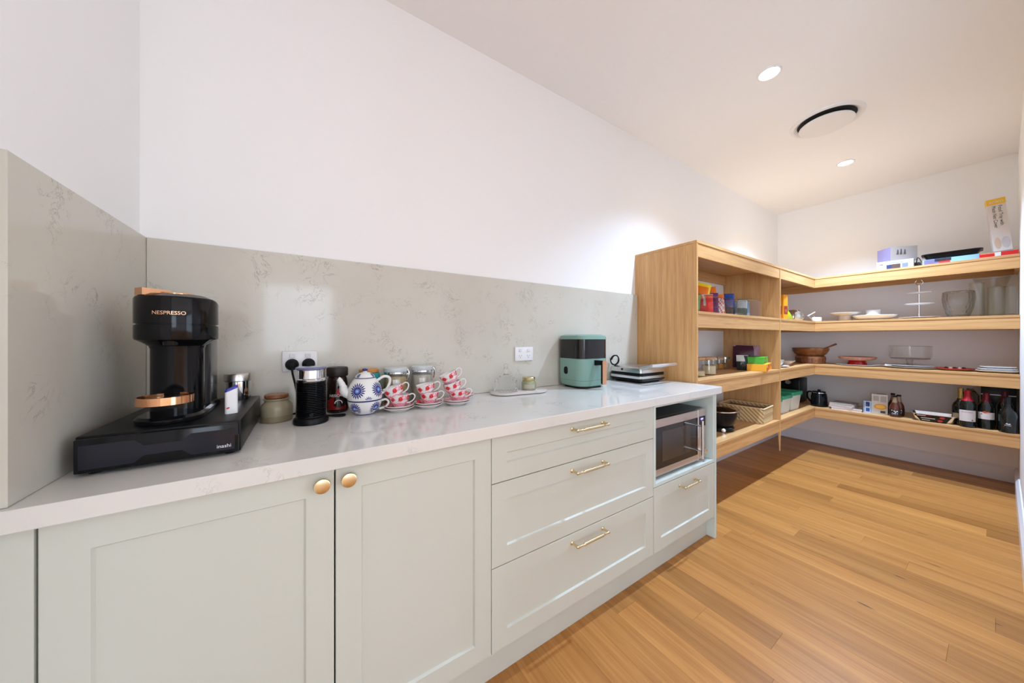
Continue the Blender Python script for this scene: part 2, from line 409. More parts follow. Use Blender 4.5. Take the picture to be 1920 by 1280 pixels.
link('filler_strip', sh(G().box(LX + 0.002, -0.4005, CF, CF + 0.02, 0.0, ZT)), sage, c1, 0)
d = link('door', shaker(0.4575, ZT - ZB), sage, c1, 0, (-0.3965, 0, ZB)); knob(d, 0.031 + 0.4 - 0.0005, 0.827 - ZB)
d = link('door', shaker(0.4545, ZT - ZB), sage, c1, 0, (0.0645, 0, ZB)); knob(d, 0.0285, 0.828 - ZB)
c2 = thing('base_cabinet', 'sage three-drawer base cabinet with brass bar handles beside the microwave', 'cabinet', (0, CF, 0))
g = G(); carcass(g, 0.520, 1.4255); link('body', sh(g), sage_in, c2, 0)
for z0, z1, hz in ((0.700, ZT, 0.829), (0.4165, 0.697, 0.664), (ZB, 0.4135, 0.379)):
    d = link('drawer', shaker(0.9035, z1 - z0), sage, c2, 0, (0.521, 0, z0)); pull(d, 0.452, hz - z0)
c3 = thing('base_cabinet', 'sage end cabinet with an open microwave niche above one drawer', 'cabinet', (0, CF, 0))
X0, X1 = 1.4275, 2.031
g = G(); p = 0.018
g.box(X0, X0 + p, CF, CB, 0.455, 0.858, 0.0008, 1); g.box(X1 - p, X1, CF, CB, 0.455, 0.858, 0.0008, 1)
g.box(X0 + p, X1 - p, CF, CB, 0.455, 0.473, 0.0008, 1); g.box(X0 + p, X1 - p, CF, CB, 0.846, 0.858, 0.0008, 1); g.box(X0 + p, X1 - p, CB - 0.012, CB, 0.473, 0.846)
link('niche', sh(g), sage_in, c3, 0)
g = G(); carcass(g, X0, X1, 0.135, 0.452); link('body', sh(g), sage_in, c3, 0)
d = link('drawer', shaker(X1 - X0 - 0.003, 0.4515 - ZB), sage, c3, 0, (X0 + 0.0015, 0, ZB)); pull(d, 0.3, 0.411 - ZB, 0.15)
link('end_panel', sh(G().box(2.0335, 2.053, CF - 0.001, CB, 0.0005, 0.859, 0.001, 1)), sage_in, c3, 0)
tag(link('kickboard', G().box(-0.40, 2.0325, 0.971, 0.987, 0.0005, 0.1335), sage), 'recessed sage kickboard under the base cabinets at the floor', 'kickboard')

# ------------------------------------------------------------------ oak shelving
OF = 1.053                                       # front of the side run
SF = 4.43                                        # front of the far-wall shelves
LV = [1.812, 1.360, 0.915, 0.472]                # shelf tops
TH = 0.104; BD = 0.018
side = thing('open_shelving', 'open oak shelving unit with tall end panel on the left wall', 'shelving unit', (2.08, WY, 0))
def sd(name, x0, x1, y0, y1, z0, z1, mat, bev=0.0006):
    return link(name, G().box(x0 - 2.08, x1 - 2.08, y0 - WY, y1 - WY, z0, z1, bev, 1), mat, side, 0)
sd('side_panel', 2.0805, 2.0985, OF, WY - 0.001, 0.355, 1.793, oak_z)
sd('divider_panel', 3.474, 3.492, OF, WY - 0.001, LV[3] - TH - 0.004, 1.793, oak_z)
for i, z in enumerate(LV):
    runs = [(2.0805, FX - 0.001)] if i == 0 else [(2.0995, 3.473), (3.493, FX - 0.001)]
    for a, b in runs: sd('shelf_board', a, b, OF - 0.001, WY - 0.001, z - BD, z, oak_x)
    for a, b in ((2.0995, 3.473), (3.493, SF + 0.0185)):
        sd('front_rail', a, b, OF + 0.003, OF + 0.021, z - TH, z - BD - 0.0005, oak_x)
    for a, b in ((2.0995, 3.473), (3.493, FX - 0.001)):
        sd('back_rail', a, b, WY - 0.019, WY - 0.001, z - TH, z - BD - 0.0005, oak_x)
g = G(); zz = LV[3] - TH - 0.004
g.loft([[(1.395, OF - WY, zz), (1.411, OF - WY, zz), (1.411, OF - WY + 0.014, zz), (1.395, OF - WY + 0.014, zz)],
        [(1.400, OF - WY + 0.001, 0.20), (1.406, OF - WY + 0.001, 0.20), (1.406, OF - WY + 0.007, 0.20), (1.400, OF - WY + 0.007, 0.20)]])
link('edge_strip', g, oak_z, side, 0)
for z, lab in zip(LV, ('topmost oak shelf on the far wall, stacked with boxes and a baking tray', 'second oak shelf of the far wall, holding cake stands and glass vases',
                       'third oak shelf of the far wall, holding platters and the wooden bowl', 'lowest oak shelf of the far wall, holding wine bottles and cartons')):
    s_ = thing('wall_shelf', lab, 'shelf', (FX, 0, z), 0, 'oak shelves on the far wall')
    link('shelf_board', G().box(SF - 0.001 - FX, -0.001, RY + 0.001, OF - 0.0015, -BD, 0, 0.0006, 1), oak_y, s_, 0)
    link('front_rail', G().box(SF + 0.003 - FX, SF + 0.021 - FX, RY + 0.001, OF + 0.0025, -TH, -BD - 0.0005, 0.0006, 1), oak_y, s_, 0)
    link('back_rail', G().box(-0.019, -0.001, RY + 0.001, WY - 0.0195, -TH, -BD - 0.0005, 0.0006, 1), oak_y, s_, 0)
    link('end_rail', G().box(SF + 0.0215 - FX, -0.0195, RY + 0.001, RY + 0.019, -TH, -BD - 0.0005, 0.0006, 1), oak_x, s_, 0)

# ================================================================== things on the bench
# ---- black capsule drawer
ct = thing('capsule_drawer', 'low black pod storage drawer under the coffee machine', 'storage drawer', (-0.270, 1.245, BT))
W, D, H = 0.266, 0.42, 0.083
link('case', G().box(-W/2, W/2, -D/2 + 0.014, D/2, 0.004, H, 0.004, 2), black_satin, ct)
for x in (-0.11, 0.11):
    for y in (-0.18, 0.18): link('foot', G().lathe([(0, 0), (0.01, 0), (0.01, 0.005), (0, 0.005)], 12, (x, y, 0)), black_matt, ct)
dr = link('drawer_front', G().box(-W/2 + 0.003, W/2 - 0.003, -D/2, -D/2 + 0.0135, 0.008, H - 0.004, 0.003, 2), black_gloss, ct)
g = G(); yy = -D/2 - 0.0006
zt, zb, zm0, zm1 = 0.066, 0.016, 0.030, 0.052
g.poly([(-W/2 + 0.010, yy, zb), (-0.045, yy, zb), (-0.030, yy, zm0), (0.030, yy, zm0), (0.045, yy, zb), (W/2 - 0.010, yy, zb), (W/2 - 0.010, yy, zt), (0.045, yy, zt), (0.030, yy, zm1), (-0.030, yy, zm1), (-0.045, yy, zt), (-W/2 + 0.010, yy, zt)])
link('smoked_window', g, panel_grey, dr)
link('lettering', G().text('inashi', 0.012, plane((0.103, yy - 0.0004, 0.026), (1, 0, 0), (0, 0, 1))), M('white_print', (0.8, 0.8, 0.8), 0.5), dr)
# ---- coffee machine (front to -Y)
cm = thing('coffee_machine', 'black pod coffee machine with copper lever and copper cup ring', 'coffee machine', (-0.283, 1.19, BT + H))
g = G()
g.loft([rrect(0.118, 0.30, 0.058, 0.0, 8, 0, 0.035), rrect(0.122, 0.305, 0.06, 0.004, 8, 0, 0.035), rrect(0.122, 0.305, 0.06, 0.012, 8, 0, 0.035), rrect(0.112, 0.29, 0.055, 0.018, 8, 0, 0.035)])
link('base', g, black_gloss, cm)
g = G(); g.lathe([(0, 0.015), (0.0505, 0.015), (0.0505, 0.178), (0.053, 0.186), (0.066, 0.196), (0.0765, 0.202), (0, 0.202)], 56)
link('column', g, black_gloss, cm)
g = G(); g.loft([rrect(0.104, 0.13, 0.03, 0.012, 6, 0, 0.105), rrect(0.104, 0.13, 0.03, 0.262, 6, 0, 0.105), rrect(0.095, 0.12, 0.028, 0.268, 6, 0, 0.105)])
link('water_tank', g, M('smoked_tank', (0.03, 0.03, 0.033), 0.2), cm)
link('brew_head', G().lathe([(0, 0.202), (0.0765, 0.202), (0.0785, 0.206), (0.0785, 0.2385), (0.0745, 0.2390), (0.0745, 0.2425), (0, 0.2425)], 56), black_gloss, cm)
# lid slopes down to the back
def slope(p): return (p[0], p[1], p[2] - max(0.0, (p[1] + 0.03)) * 0.16 * (1 if p[2] > 0.26 else 0))
lid = link('lid', G().lathe([(0, 0.2425), (0.0785, 0.2427), (0.0788, 0.304), (0.076, 0.310), (0.060, 0.318), (0, 0.322)], 56, fn=slope), black_gloss, cm)
g = G()
pts = []
for k in range(13):
    a = R(-180 + 360 * k / 12)
g.loft([[slope((x * s, y * s * 1.0 + 0.006, 0.3145 + h)) for x, y in [(0.043 * math.cos(R(i * 15)), 0.056 * math.sin(R(i * 15))) for i in range(24)]] for s, h in ((1.0, 0), (1.0, 0.006), (0.93, 0.0085))])
link('copper_cap', g, copper, lid)
g = G(); lv = lambda d_, w_, z_: (-0.80 * d_ + 0.60 * w_, -0.60 * d_ - 0.80 * w_, z_)
g.loft([[lv(0.020, -0.013, 0.318), lv(0.020, 0.013, 0.318), lv(0.020, 0.013, 0.328), lv(0.020, -0.013, 0.328)], [lv(0.074, -0.017, 0.312), lv(0.074, 0.017, 0.312), lv(0.074, 0.017, 0.3295), lv(0.074, -0.017, 0.3295)]])
link('lever', g, copper, lid)
hr = lambda z: 0.0787
link('lettering', G().text('NESPRESSO', 0.0125, wrap(hr, 0.02, 0.268, 0.0006), spacing=0.95), M('copper_print', (0.9, 0.55, 0.36), 0.3, 0.6), lid)
g = G(); RC = (0, -0.092, 0)
g.lathe([(0.046, 0.050), (0.0495, 0.050), (0.0495, 0.068), (0.046, 0.068), (0.046, 0.050)], 48, RC)
ring = link('cup_ring', g, copper, cm)
link('drip_grid', G().lathe([(0, 0.054), (0.0458, 0.054), (0.0458, 0.060), (0.04, 0.062), (0, 0.062)], 48, RC), black_satin, ring)
link('ring_arm', G().box(-0.018, 0.018, -0.056, -0.040, 0.046, 0.062, 0.003, 1), black_gloss, cm)
link('spout', G().lathe([(0, 0.188), (0.014, 0.188), (0.017, 0.203), (0, 0.203)], 24, (0, -0.056, 0)), black_gloss, cm)
# ---- canister and sweetener on the drawer
k = thing('steel_canister', 'small round stainless canister with chrome lid on the black drawer', 'canister', (-0.193, 1.41, BT + H))
link('body', G().lathe([(0, 0), (0.034, 0), (0.035, 0.002), (0.035, 0.061), (0.034, 0.062), (0, 0.062)], 40), chrome, k)
link('lid', G().lathe([(0.0345, 0.0625), (0.0365, 0.063), (0.0365, 0.083), (0.034, 0.087), (0, 0.088)], 40), steel, k)
k = thing('sweetener_dispenser', 'small white sweetener dispenser with slanted blue top', 'dispenser', (-0.171, 1.152, BT + H), face(-0.171, 1.152) + 0.2)
rings = []
for z, sl in ((0, 0), (0.058, 0.012)): rings.append([(x, y, z + (sl * (0.5 + x / 0.028) if z else 0)) for x, y, _ in rrect(0.027, 0.014, 0.006, 0)])
link('body', G().loft(rings), white_plastic, k)
rings = [[(x * s, y * s, zz + 0.012 * (0.5 + x / 0.028)) for x, y, _ in rrect(0.0275, 0.0145, 0.006, 0)] for s, zz in ((1, 0.0585), (1, 0.0625), (0.9, 0.0645))]
link('top', G().loft(rings), blue_plastic, k)
link('emblem', G().poly([(-0.013, -0.00745, 0.016), (-0.008, -0.00745, 0.019), (-0.004, -0.00745, 0.017), (-0.007, -0.00745, 0.0145), (-0.010, -0.00745, 0.0135)]), red_ink, k)
# ---- stoneware jar
k = thing('stoneware_jar', 'squat glazed beige stoneware jar with a brown wooden lid', 'jar', (-0.085, 1.385, BT))
pj = [(0, 0), (0.041, 0), (0.045, 0.003), (0.046, 0.022), (0.047, 0.045), (0.045, 0.056), (0.036, 0.066), (0.034, 0.071), (0.038, 0.076), (0.038, 0.079), (0.031, 0.080), (0, 0.080)]
link('body', G().lathe(pj, 48), M('beige_glaze', S(158, 148, 122), 0.18), k)
link('base_band', G().lathe([(0.0447, 0.0015), (0.0463, 0.0025), (0.0467, 0.021), (0.0460, 0.0212)], 48), M('beige_clay', S(138, 124, 98), 0.45), k)
link('lid', G().lathe([(0, 0.0805), (0.033, 0.0805), (0.035, 0.083), (0.035, 0.090), (0.033, 0.093), (0, 0.094)], 40), acacia, k)
# ---- milk frother
k = thing('milk_frother', 'black ribbed milk frother with chrome collar between jar and coffee', 'milk frother', (0.016, 1.29, BT))
link('power_base', G().lathe([(0, 0), (0.050, 0), (0.0525, 0.003), (0.0525, 0.014), (0.049, 0.02), (0.043, 0.022), (0, 0.022)], 48), black_satin, k)
pr = [(0, 0.0225), (0.042, 0.0225)]
n = 20
for i in range(n):
    z = 0.024 + i * 0.118 / n; h = 0.118 / n
    pr += [(0.0415, z), (0.0445, z + h * 0.35), (0.0445, z + h * 0.65), (0.0415, z + h)]
pr += [(0, 0.1422)]
link('ribbed_body', G().lathe(pr, 56), black_gloss, k)
link('collar', G().lathe([(0, 0.1425), (0.0425, 0.1425), (0.0445, 0.146), (0.0445, 0.150), (0.0405, 0.153), (0.0405, 0.180), (0.042, 0.182), (0, 0.182)], 56), chrome, k)
link('lid', G().lathe([(0, 0.1825), (0.043, 0.1825), (0.0455, 0.185), (0.0455, 0.188), (0.042, 0.191), (0, 0.192)], 48), M('smoky_blue_lid', S(110, 112, 150), 0.15), k)
link('switch', G().lathe([(0, 0), (0.006, 0), (0.006, 0.003), (0, 0.003)], 16, fn=lambda p: (p[0], -0.0448 - p[2], 0.034 + p[1])), black_matt, k)
# ---- power outlets, plugs, cords
def outlet(x0, x1, z0, z1, label, two=True):
    o = thing('power_outlet', label, 'power outlet', ((x0 + x1) / 2, SY - 0.0005, (z0 + z1) / 2), 0, 'white wall outlets')
    w_, h_ = x1 - x0, z1 - z0
    link('plate', G().box(-w_/2, w_/2, -0.009, 0, -h_/2, h_/2, 0.003, 2), white_plastic, o)
    for s in (-1, 1):
        link('switch', G().box(s * w_ * 0.22 - 0.009, s * w_ * 0.22 + 0.009, -0.0125, -0.009, h_ * 0.5 - 0.026, h_ * 0.5 - 0.011, 0.001, 1), M('outlet_grey', (0.70, 0.70, 0.71), 0.35), o)
    for s in (-1, 1):
        g = G()
        for dx, an in ((-0.007, 25), (0.007, -25), (0, 0)):
            cx, cz = s * w_ * 0.22 + dx, -0.010 - (0.010 if an == 0 else 0)
            c_, s_ = math.cos(R(an)), math.sin(R(an))
            g.poly([(cx + a * c_ - b * s_, -0.0092, cz + a * s_ + b * c_) for a, b in ((-0.001, -0.004), (0.001, -0.004), (0.001, 0.004), (-0.001, 0.004))])
        link('socket_slots', g, black_ink, o)['kind'] = 'stuff'
    return o
outlet(-0.074, 0.039, 1.061, 1.139, 'white double power outlet with two black plugs behind the milk frother')
outlet(0.978, 1.102, 1.060, 1.138, 'empty white double power outlet beside the air fryer')
def plug(x, z, label, path):
    o = thing('power_plug', label, 'plug', (x, SY - 0.0105, z), 0, 'black plugs in the outlet')
    link('body', G().lathe([(0, 0), (0.021, 0), (0.022, 0.003), (0.021, 0.012), (0.014, 0.024), (0.008, 0.03), (0, 0.031)], 32, fn=lambda p: (p[0], -p[2], p[1])), black_matt, o)
    link('cord', G().tube([(p[0] - x, p[1] - SY + 0.0105, p[2] - z) for p in path], 0.0035, 8), black_matt, o)
def smooth_path(pts, n=8):
    P = [Vector(p) for p in pts]; out = []
    for i in range(len(P) - 1):
        a, b, c, d = P[max(i - 1, 0)], P[i], P[i + 1], P[min(i + 2, len(P) - 1)]
        for k_ in range(n):
            t_ = k_ / n
            out.append(0.5 * ((2 * b) + (c - a) * t_ + (2 * a - 5 * b + 4 * c - d) * t_ ** 2 + (3 * b - a - 3 * c + d) * t_ ** 3))
    out.append(P[-1]); return [tuple(p) for p in out]
plug(-0.043, 1.088, 'left black plug with its cord dropping behind the beige jar',
     smooth_path([(-0.043, 1.447, 1.086), (-0.041, 1.435, 1.06), (-0.030, 1.44, 1.0), (-0.022, 1.445, 0.93), (-0.03, 1.455, 0.9045), (-0.08, 1.458, 0.9045), (-0.136, 1.462, 0.906)]))
plug(0.010, 1.088, 'right black plug with its cord looping behind the milk frother',
     smooth_path([(0.010, 1.447, 1.086), (0.016, 1.436, 1.05), (0.030, 1.435, 0.97), (0.045, 1.40, 0.906), (0.085, 1.335, 0.9045), (0.112, 1.318, 0.9045), (0.122, 1.335, 0.9045), (0.095, 1.345, 0.9045), (0.0662, 1.312, 0.912)]))
# ---- instant coffee jar
k = thing('coffee_jar', 'dark glass instant coffee jar with black screw lid and red label', 'jar', (0.105, 1.425, BT), face(0.105, 1.425))
pj = [(0, 0), (0.034, 0), (0.0375, 0.004), (0.0385, 0.03), (0.0385, 0.06), (0.036, 0.09), (0.0365, 0.115), (0.033, 0.133), (0.030, 0.140), (0, 0.140)]
link('body', G().lathe(pj, 40), M('coffee_glass', (0.018, 0.008, 0.005), 0.08), k)
link('lid', G().lathe([(0, 0.1405), (0.036, 0.1405), (0.0375, 0.143), (0.0375, 0.170), (0.035, 0.175), (0, 0.176)], 40), M('dark_brown_lid', (0.020, 0.013, 0.011), 0.45), k)
rf = prof_r(pj)
g = G()
for i in range(12):
    x0 = -0.036 + i * 0.006; x1 = x0 + 0.006
    g.poly([(x0, 0.014), (x1, 0.014), (x1, 0.080 - abs(x1 - 0.008) * 0.7 + (0.012 if x1 > 0 else 0)), (x0, 0.080 - abs(x0 - 0.008) * 0.7 + (0.012 if x1 > 0 else 0))], wrap(rf, 0, 0, 0.0006))
link('label', g, M('dark_red_label', S(120, 14, 16), 0.35), k)
g = G()
for i in range(5):
    x0 = 0.0 + i * 0.006; g.poly([(x0, 0.066), (x0 + 0.006, 0.066), (x0 + 0.006, 0.094 - i * 0.002), (x0, 0.092 - i * 0.002)], wrap(rf, 0, 0, 0.001))
link('label_flash', g, red_ink, k)
wp = M('white_print', (0.8, 0.8, 0.8), 0.5)
link('lettering', G().text('NESCAFE', 0.0135, wrap(rf, 0.0, 0.068, 0.0016)), wp, k)
g = G()
for a in range(10): g.poly([(0.004 + r_ * math.cos(R(a * 18 + q)), 0.038 + r_ * math.sin(R(a * 18 + q))) for r_, q in ((0.011, 0), (0.014, 0), (0.014, 18), (0.011, 18))], wrap(rf, 0, 0, 0.0014))
link('cup_print', g, wp, k)
# ---- teapot on its cup
def medallion(g, fn, cx, cy, r):
    """printed flower: pale centre, mid ring, navy petals. material slots navy, mid, pale"""
    n = 18
    g.m = 0
    for i in range(n):
        a = 2 * PI * i / n
        pt = [(0.38, -0.11), (0.72, -0.125), (0.92, -0.05), (1.0, 0), (0.92, 0.05), (0.72, 0.125), (0.38, 0.11)]
        g.poly([(cx + r * q * math.cos(a + d_), cy + r * q * math.sin(a + d_)) for q, d_ in pt], fn(0.0005))
    circ = lambda rr, m_: [(cx + rr * math.cos(2 * PI * j / m_), cy + rr * math.sin(2 * PI * j / m_)) for j in range(m_)]
    g.poly(circ(r * 0.47, 20), fn(0.0007)); g.m = 1; g.poly(circ(r * 0.33, 16), fn(0.0009)); g.m = 2; g.poly(circ(r * 0.17, 12), fn(0.0011)); g.m = 0
flower_m = [navy, midblue, paleblue]
TX, TY = 0.190, 1.322; TR = face(TX, TY)
k = thing('teacup', 'blue and white patterned cup standing under the teapot', 'cup', (TX, TY, BT), TR)
pc = [(0, 0.0), (0.030, 0.0), (0.032, 0.003), (0.036, 0.008), (0.046, 0.016), (0.054, 0.028), (0.0585, 0.042), (0.060, 0.054), (0.058, 0.054), (0.056, 0.042), (0.044, 0.018), (0, 0.010)]
link('bowl', G().lathe(pc, 48), white_china, k)
link('foot_band', G().lathe([(0.0303, 0.0005), (0.0323, 0.003), (0.0340, 0.0052)], 48), navy, k)
rf = prof_r(pc[:8])
for th in (-38, 42, 120, 200):
    g = G(); medallion(g, lambda off, th=th: wrap(rf, R(th), 0, off), 0, 0.030, 0.0235)
    link('flower_print', g, flower_m, k)
link('handle', G().tube(smooth_path([(0.055, 0, 0.046), (0.074, 0, 0.050), (0.084, 0, 0.038), (0.074, 0, 0.022), (0.050, 0, 0.016)]), 0.0042, 10), white_china, k)
k = thing('teapot', 'blue and white flower-patterned teapot stacked on its cup', 'teapot', (TX, TY, BT + 0.0545), TR)
pt_ = [(0, 0.0), (0.050, 0.0), (0.0595, 0.003), (0.0615, 0.010), (0.0605, 0.026), (0.0575, 0.045), (0.052, 0.060), (0.042, 0.076), (0.036, 0.082), (0.031, 0.083), (0, 0.083)]
link('body', G().lathe(pt_, 56), white_china, k)
link('seam_band', G().lathe([(0.0592, 0.0005), (0.0602, 0.003), (0.0608, 0.0045)], 56), navy, k)
rf = prof_r(pt_[1:10])
for th in (-26, 52, 130, 210):
    g = G(); medallion(g, lambda off, th=th: wrap(rf, R(th), 0, off), 0, 0.041, 0.029)
    link('flower_print', g, flower_m, k)
for th in (12, 92):
    g = G(); f_ = wrap(rf, R(th), 0, 0.0006)
    for i in range(5):
        a = R(30 + 30 * i); g.poly([(0.002 * math.cos(a), 0.006 + 0.002 * math.sin(a)), (0.010 * math.cos(a - 0.18), 0.006 + 0.010 * math.sin(a - 0.18)), (0.015 * math.cos(a), 0.006 + 0.015 * math.sin(a)), (0.010 * math.cos(a + 0.18), 0.006 + 0.010 * math.sin(a + 0.18))], f_)
    link('leaf_print', g, flower_m, k)
link('spout', G().tube(smooth_path([(-0.045, 0, 0.020), (-0.068, 0, 0.034), (-0.075, 0, 0.056), (-0.086, 0, 0.079), (-0.0905, 0, 0.0835)]), [0.019] * 4 + [0.0175] * 4 + [0.016] * 4 + [0.0140] * 4 + [0.0115] * 4 + [0.010] * 4 + [0.009] * 4 + [0.008] * 4 + [0.0075], 16), white_china, k)
link('handle', G().tube(smooth_path([(0.044, 0, 0.071), (0.066, 0, 0.085), (0.086, 0, 0.080), (0.088, 0, 0.060), (0.076, 0, 0.034), (0.059, 0, 0.020)]), 0.0052, 12), white_china, k)
l_ = link('lid', G().lathe([(0, 0.0835), (0.034, 0.0835), (0.035, 0.086), (0.031, 0.094), (0.020, 0.102), (0.008, 0.105), (0.006, 0.109), (0.0, 0.109)], 40), white_china, k)
link('knob', G().lathe([(0, 0.1085), (0.007, 0.109), (0.0105, 0.113), (0.009, 0.118), (0, 0.120)], 24), navy, l_)
link('rim_band', G().lathe([(0.0346, 0.0838), (0.0352, 0.0848), (0.0354, 0.086)], 40), navy, l_)
rl = prof_r([(0.035, 0.086), (0.031, 0.094), (0.020, 0.102)])
for th in (-45, 60):
    g = G(); medallion(g, lambda off, th=th: wrap(rl, R(th), 0, off), 0, 0.0935, 0.008); link('lid_print', g, flower_m, l_)
# ---- teal canister
k = thing('teal_canister', 'teal round canister with amber wooden lid behind the teapot', 'canister', (0.222, 1.436, BT))
link('body', G().lathe([(0, 0), (0.040, 0), (0.042, 0.003), (0.042, 0.142), (0.040, 0.145), (0, 0.145)], 40), M('teal_enamel', S(28, 138, 140), 0.25), k)
link('lid', G().lathe([(0, 0.1455), (0.036, 0.1455), (0.038, 0.148), (0.038, 0.158), (0.035, 0.162), (0, 0.163)], 40), wood('amber_lid', (0.62, 0.27, 0.06), (0.48, 0.19, 0.04), 0, 0.25), k)
# ---- clip-top canisters
def clip_canister(x, y, h, fill, label):
    k = thing('clip_canister', label, 'canister', (x, y, BT), face(x, y), 'clip-top glass canisters behind the teacups')
    link('glass_body', G().lathe([(0, 0.001), (0.046, 0.001), (0.048, 0.004), (0.048, h - 0.03), (0.046, h - 0.026), (0.0445, h - 0.026), (0.0465, h - 0.030), (0.0465, 0.005), (0, 0.0045)], 40), clear, k)
    link('contents', G().lathe([(0, 0.005), (0.0455, 0.005), (0.0455, h - 0.04), (0.03, h - 0.036), (0, h - 0.035)], 32), fill, k)
    link('seal', G().lathe([(0.044, h - 0.0255), (0.0495, h - 0.0255), (0.0495, h - 0.019), (0.044, h - 0.019), (0.044, h - 0.0255)], 40), chrome, k)
    link('lid', G().lathe([(0, h - 0.0185), (0.0485, h - 0.0185), (0.050, h - 0.015), (0.0485, h - 0.004), (0.044, h), (0, h)], 40), M('frosted_lid', S(196, 204, 208), 0.12, coat=0.5), k)
    g = G(); f = wrap(lambda z: 0.048, 0, 0, 0.0008)
    for a, b, c, d in ((-0.0135, 0.0135, 0.112, 0.114), (-0.0135, 0.0135, 0.0925, 0.0945), (-0.0135, -0.0115, 0.0945, 0.112), (0.0115, 0.0135, 0.0945, 0.112)): g.poly([(a, c), (b, c), (b, d), (a, d)], f)
    link('label_frame', g, steel, k)
    g = G(); g.poly([(-0.0115, 0.0945), (0.0115, 0.0945), (0.0115, 0.112), (-0.0115, 0.112)], f); link('label_card', g, paper, k)
    g = G()
    for a in (R(70),):
        ux, uy = math.sin(a), -math.cos(a)
        g.tube([(0.050 * ux, 0.050 * uy, h - 0.008), (0.057 * ux, 0.057 * uy, h - 0.02), (0.054 * ux, 0.054 * uy, h - 0.045), (0.050 * ux, 0.050 * uy, h - 0.055)], 0.003, 8)
        g.tube([(0.049 * math.sin(a - .2), -0.049 * math.cos(a - .2), h - 0.03), (0.054 * ux, 0.054 * uy, h - 0.028), (0.049 * math.sin(a + .2), -0.049 * math.cos(a + .2), h - 0.03)], 0.0022, 8)
    link('clip', g, chrome, k)
clip_canister(0.328, 1.43, 0.163, M('oat_fill', S(176, 152, 108), 0.8), 'clip-top canister with tan contents behind the left teacup pair')
clip_canister(0.444, 1.43, 0.165, M('sugar_fill', S(182, 178, 166), 0.8), 'clip-top canister with pale contents behind the middle teacup pair')
# ---- rose teacups and saucers
rose = M('rose_chintz', (0.8, 0.78, 0.77), 0.14); kk = N(rose)
vv = kk.coord((1, 1, 1))
vo = kk.n('ShaderNodeTexVoronoi', Scale=38.0, Randomness=0.7); kk.l(vv, vo.inputs['Vector'])
nz = kk.n('ShaderNodeTexNoise', Scale=150.0, Detail=1.0); kk.l(vv, nz.inputs['Vector'])
mul = kk.n('ShaderNodeMath', operation='MULTIPLY_ADD'); kk.l(vo.outputs['Distance'], mul.inputs[0]); mul.inputs[1].default_value = 26.0
mn = kk.n('ShaderNodeMath', operation='MULTIPLY'); kk.l(nz.outputs['Fac'], mn.inputs[0]); mn.inputs[1].default_value = 7.0
kk.l(mn.outputs[0], mul.inputs[2]); sn = kk.n('ShaderNodeMath', operation='SINE'); kk.l(mul.outputs[0], sn.inputs[0])
pet = kk.ramp(sn.outputs[0], [(0.0, (0.62, 0.02, 0.03)), (0.7, (0.86, 0.14, 0.14))])
pink = kk.ramp(sn.outputs[0], [(0.0, (0.75, 0.25, 0.33)), (0.7, (0.88, 0.55, 0.60))])
sx = kk.n('ShaderNodeSeparateColor'); kk.l(vo.outputs['Color'], sx.inputs[0])
wr = kk.ramp(sx.outputs[0], [(0.42, (0, 0, 0)), (0.44, (1, 1, 1))])
rc = kk.mix(wr, pink, pet)
wl = kk.n('ShaderNodeTexNoise', Scale=95.0, Detail=1.0); kk.l(vv, wl.inputs['Vector'])
leaf = kk.ramp(wl.outputs['Fac'], [(0.60, (0.80, 0.74, 0.74)), (0.63, (0.26, 0.33, 0.24)), (0.70, (0.30, 0.34, 0.36))])
ms = kk.ramp(vo.outputs['Distance'], [(0.56, (1, 1, 1)), (0.63, (0, 0, 0))])
kk.l(kk.mix(ms, leaf, rc), kk.b.inputs['Base Color'])
def saucer(x, y, z, label, first=[None]):
    k = thing('saucer', label, 'saucer', (x, y, z), random.uniform(0, 6), 'rose-patterned saucers')
    link('dish', G().lathe([(0, 0.0), (0.034, 0.0), (0.036, 0.002), (0.047, 0.007), (0.0585, 0.0145), (0.059, 0.0160), (0.0575, 0.0165), (0.046, 0.0105), (0.034, 0.006), (0, 0.005)], 48), white_china, k)
    link('rose_print', G().lathe([(0.0565, 0.0165), (0.046, 0.0111), (0.034, 0.0066), (0, 0.0056)], 48), rose, k)
def cup(x, y, z, label, tilt=0.0, dirn=0.0, turn=0.0):
    rot = (Matrix.Rotation(dirn, 3, 'Z') @ Matrix.Rotation(tilt, 3, 'Y') @ Matrix.Rotation(-dirn, 3, 'Z') @ Matrix.Rotation(turn, 3, 'Z')).to_euler()
    k = thing('teacup', label, 'cup', (x, y, z), 0, 'rose-patterned teacups', rot)
    pc = [(0, 0), (0.019, 0), (0.0205, 0.003), (0.025, 0.008), (0.032, 0.020), (0.036, 0.036), (0.038, 0.050), (0.0372, 0.0505), (0.034, 0.036), (0.029, 0.020), (0.018, 0.008), (0, 0.006)]
    link('bowl', G().lathe(pc, 40), white_china, k)
    pp = prof_r(pc[:7]); pr = [(pp(z_) + 0.0004, z_) for z_ in (0.0065, 0.012, 0.020, 0.028, 0.036, 0.044, 0.0485)]
    link('rose_print', G().lathe(pr, 40), rose, k)
    link('handle', G().tube(smooth_path([(0.034, 0, 0.044), (0.050, 0, 0.050), (0.060, 0, 0.042), (0.056, 0, 0.028), (0.044, 0, 0.018), (0.029, 0, 0.014)], 5), 0.0026, 8), white_china, k)
hv = R(-20)
for (sx_, sy_, nm) in ((0.312, 1.312, 'left'), (0.432, 1.310, 'middle'), (0.555, 1.300, 'right')):
    saucer(sx_, sy_, BT, 'bottom saucer under the %s stack of rose teacups' % nm)
    saucer(sx_, sy_, BT + 0.0085, 'upper saucer under the %s stack of rose teacups' % nm)
saucer(0.622, 1.400, BT, 'lower rose saucer half hidden behind the right teacup stack')
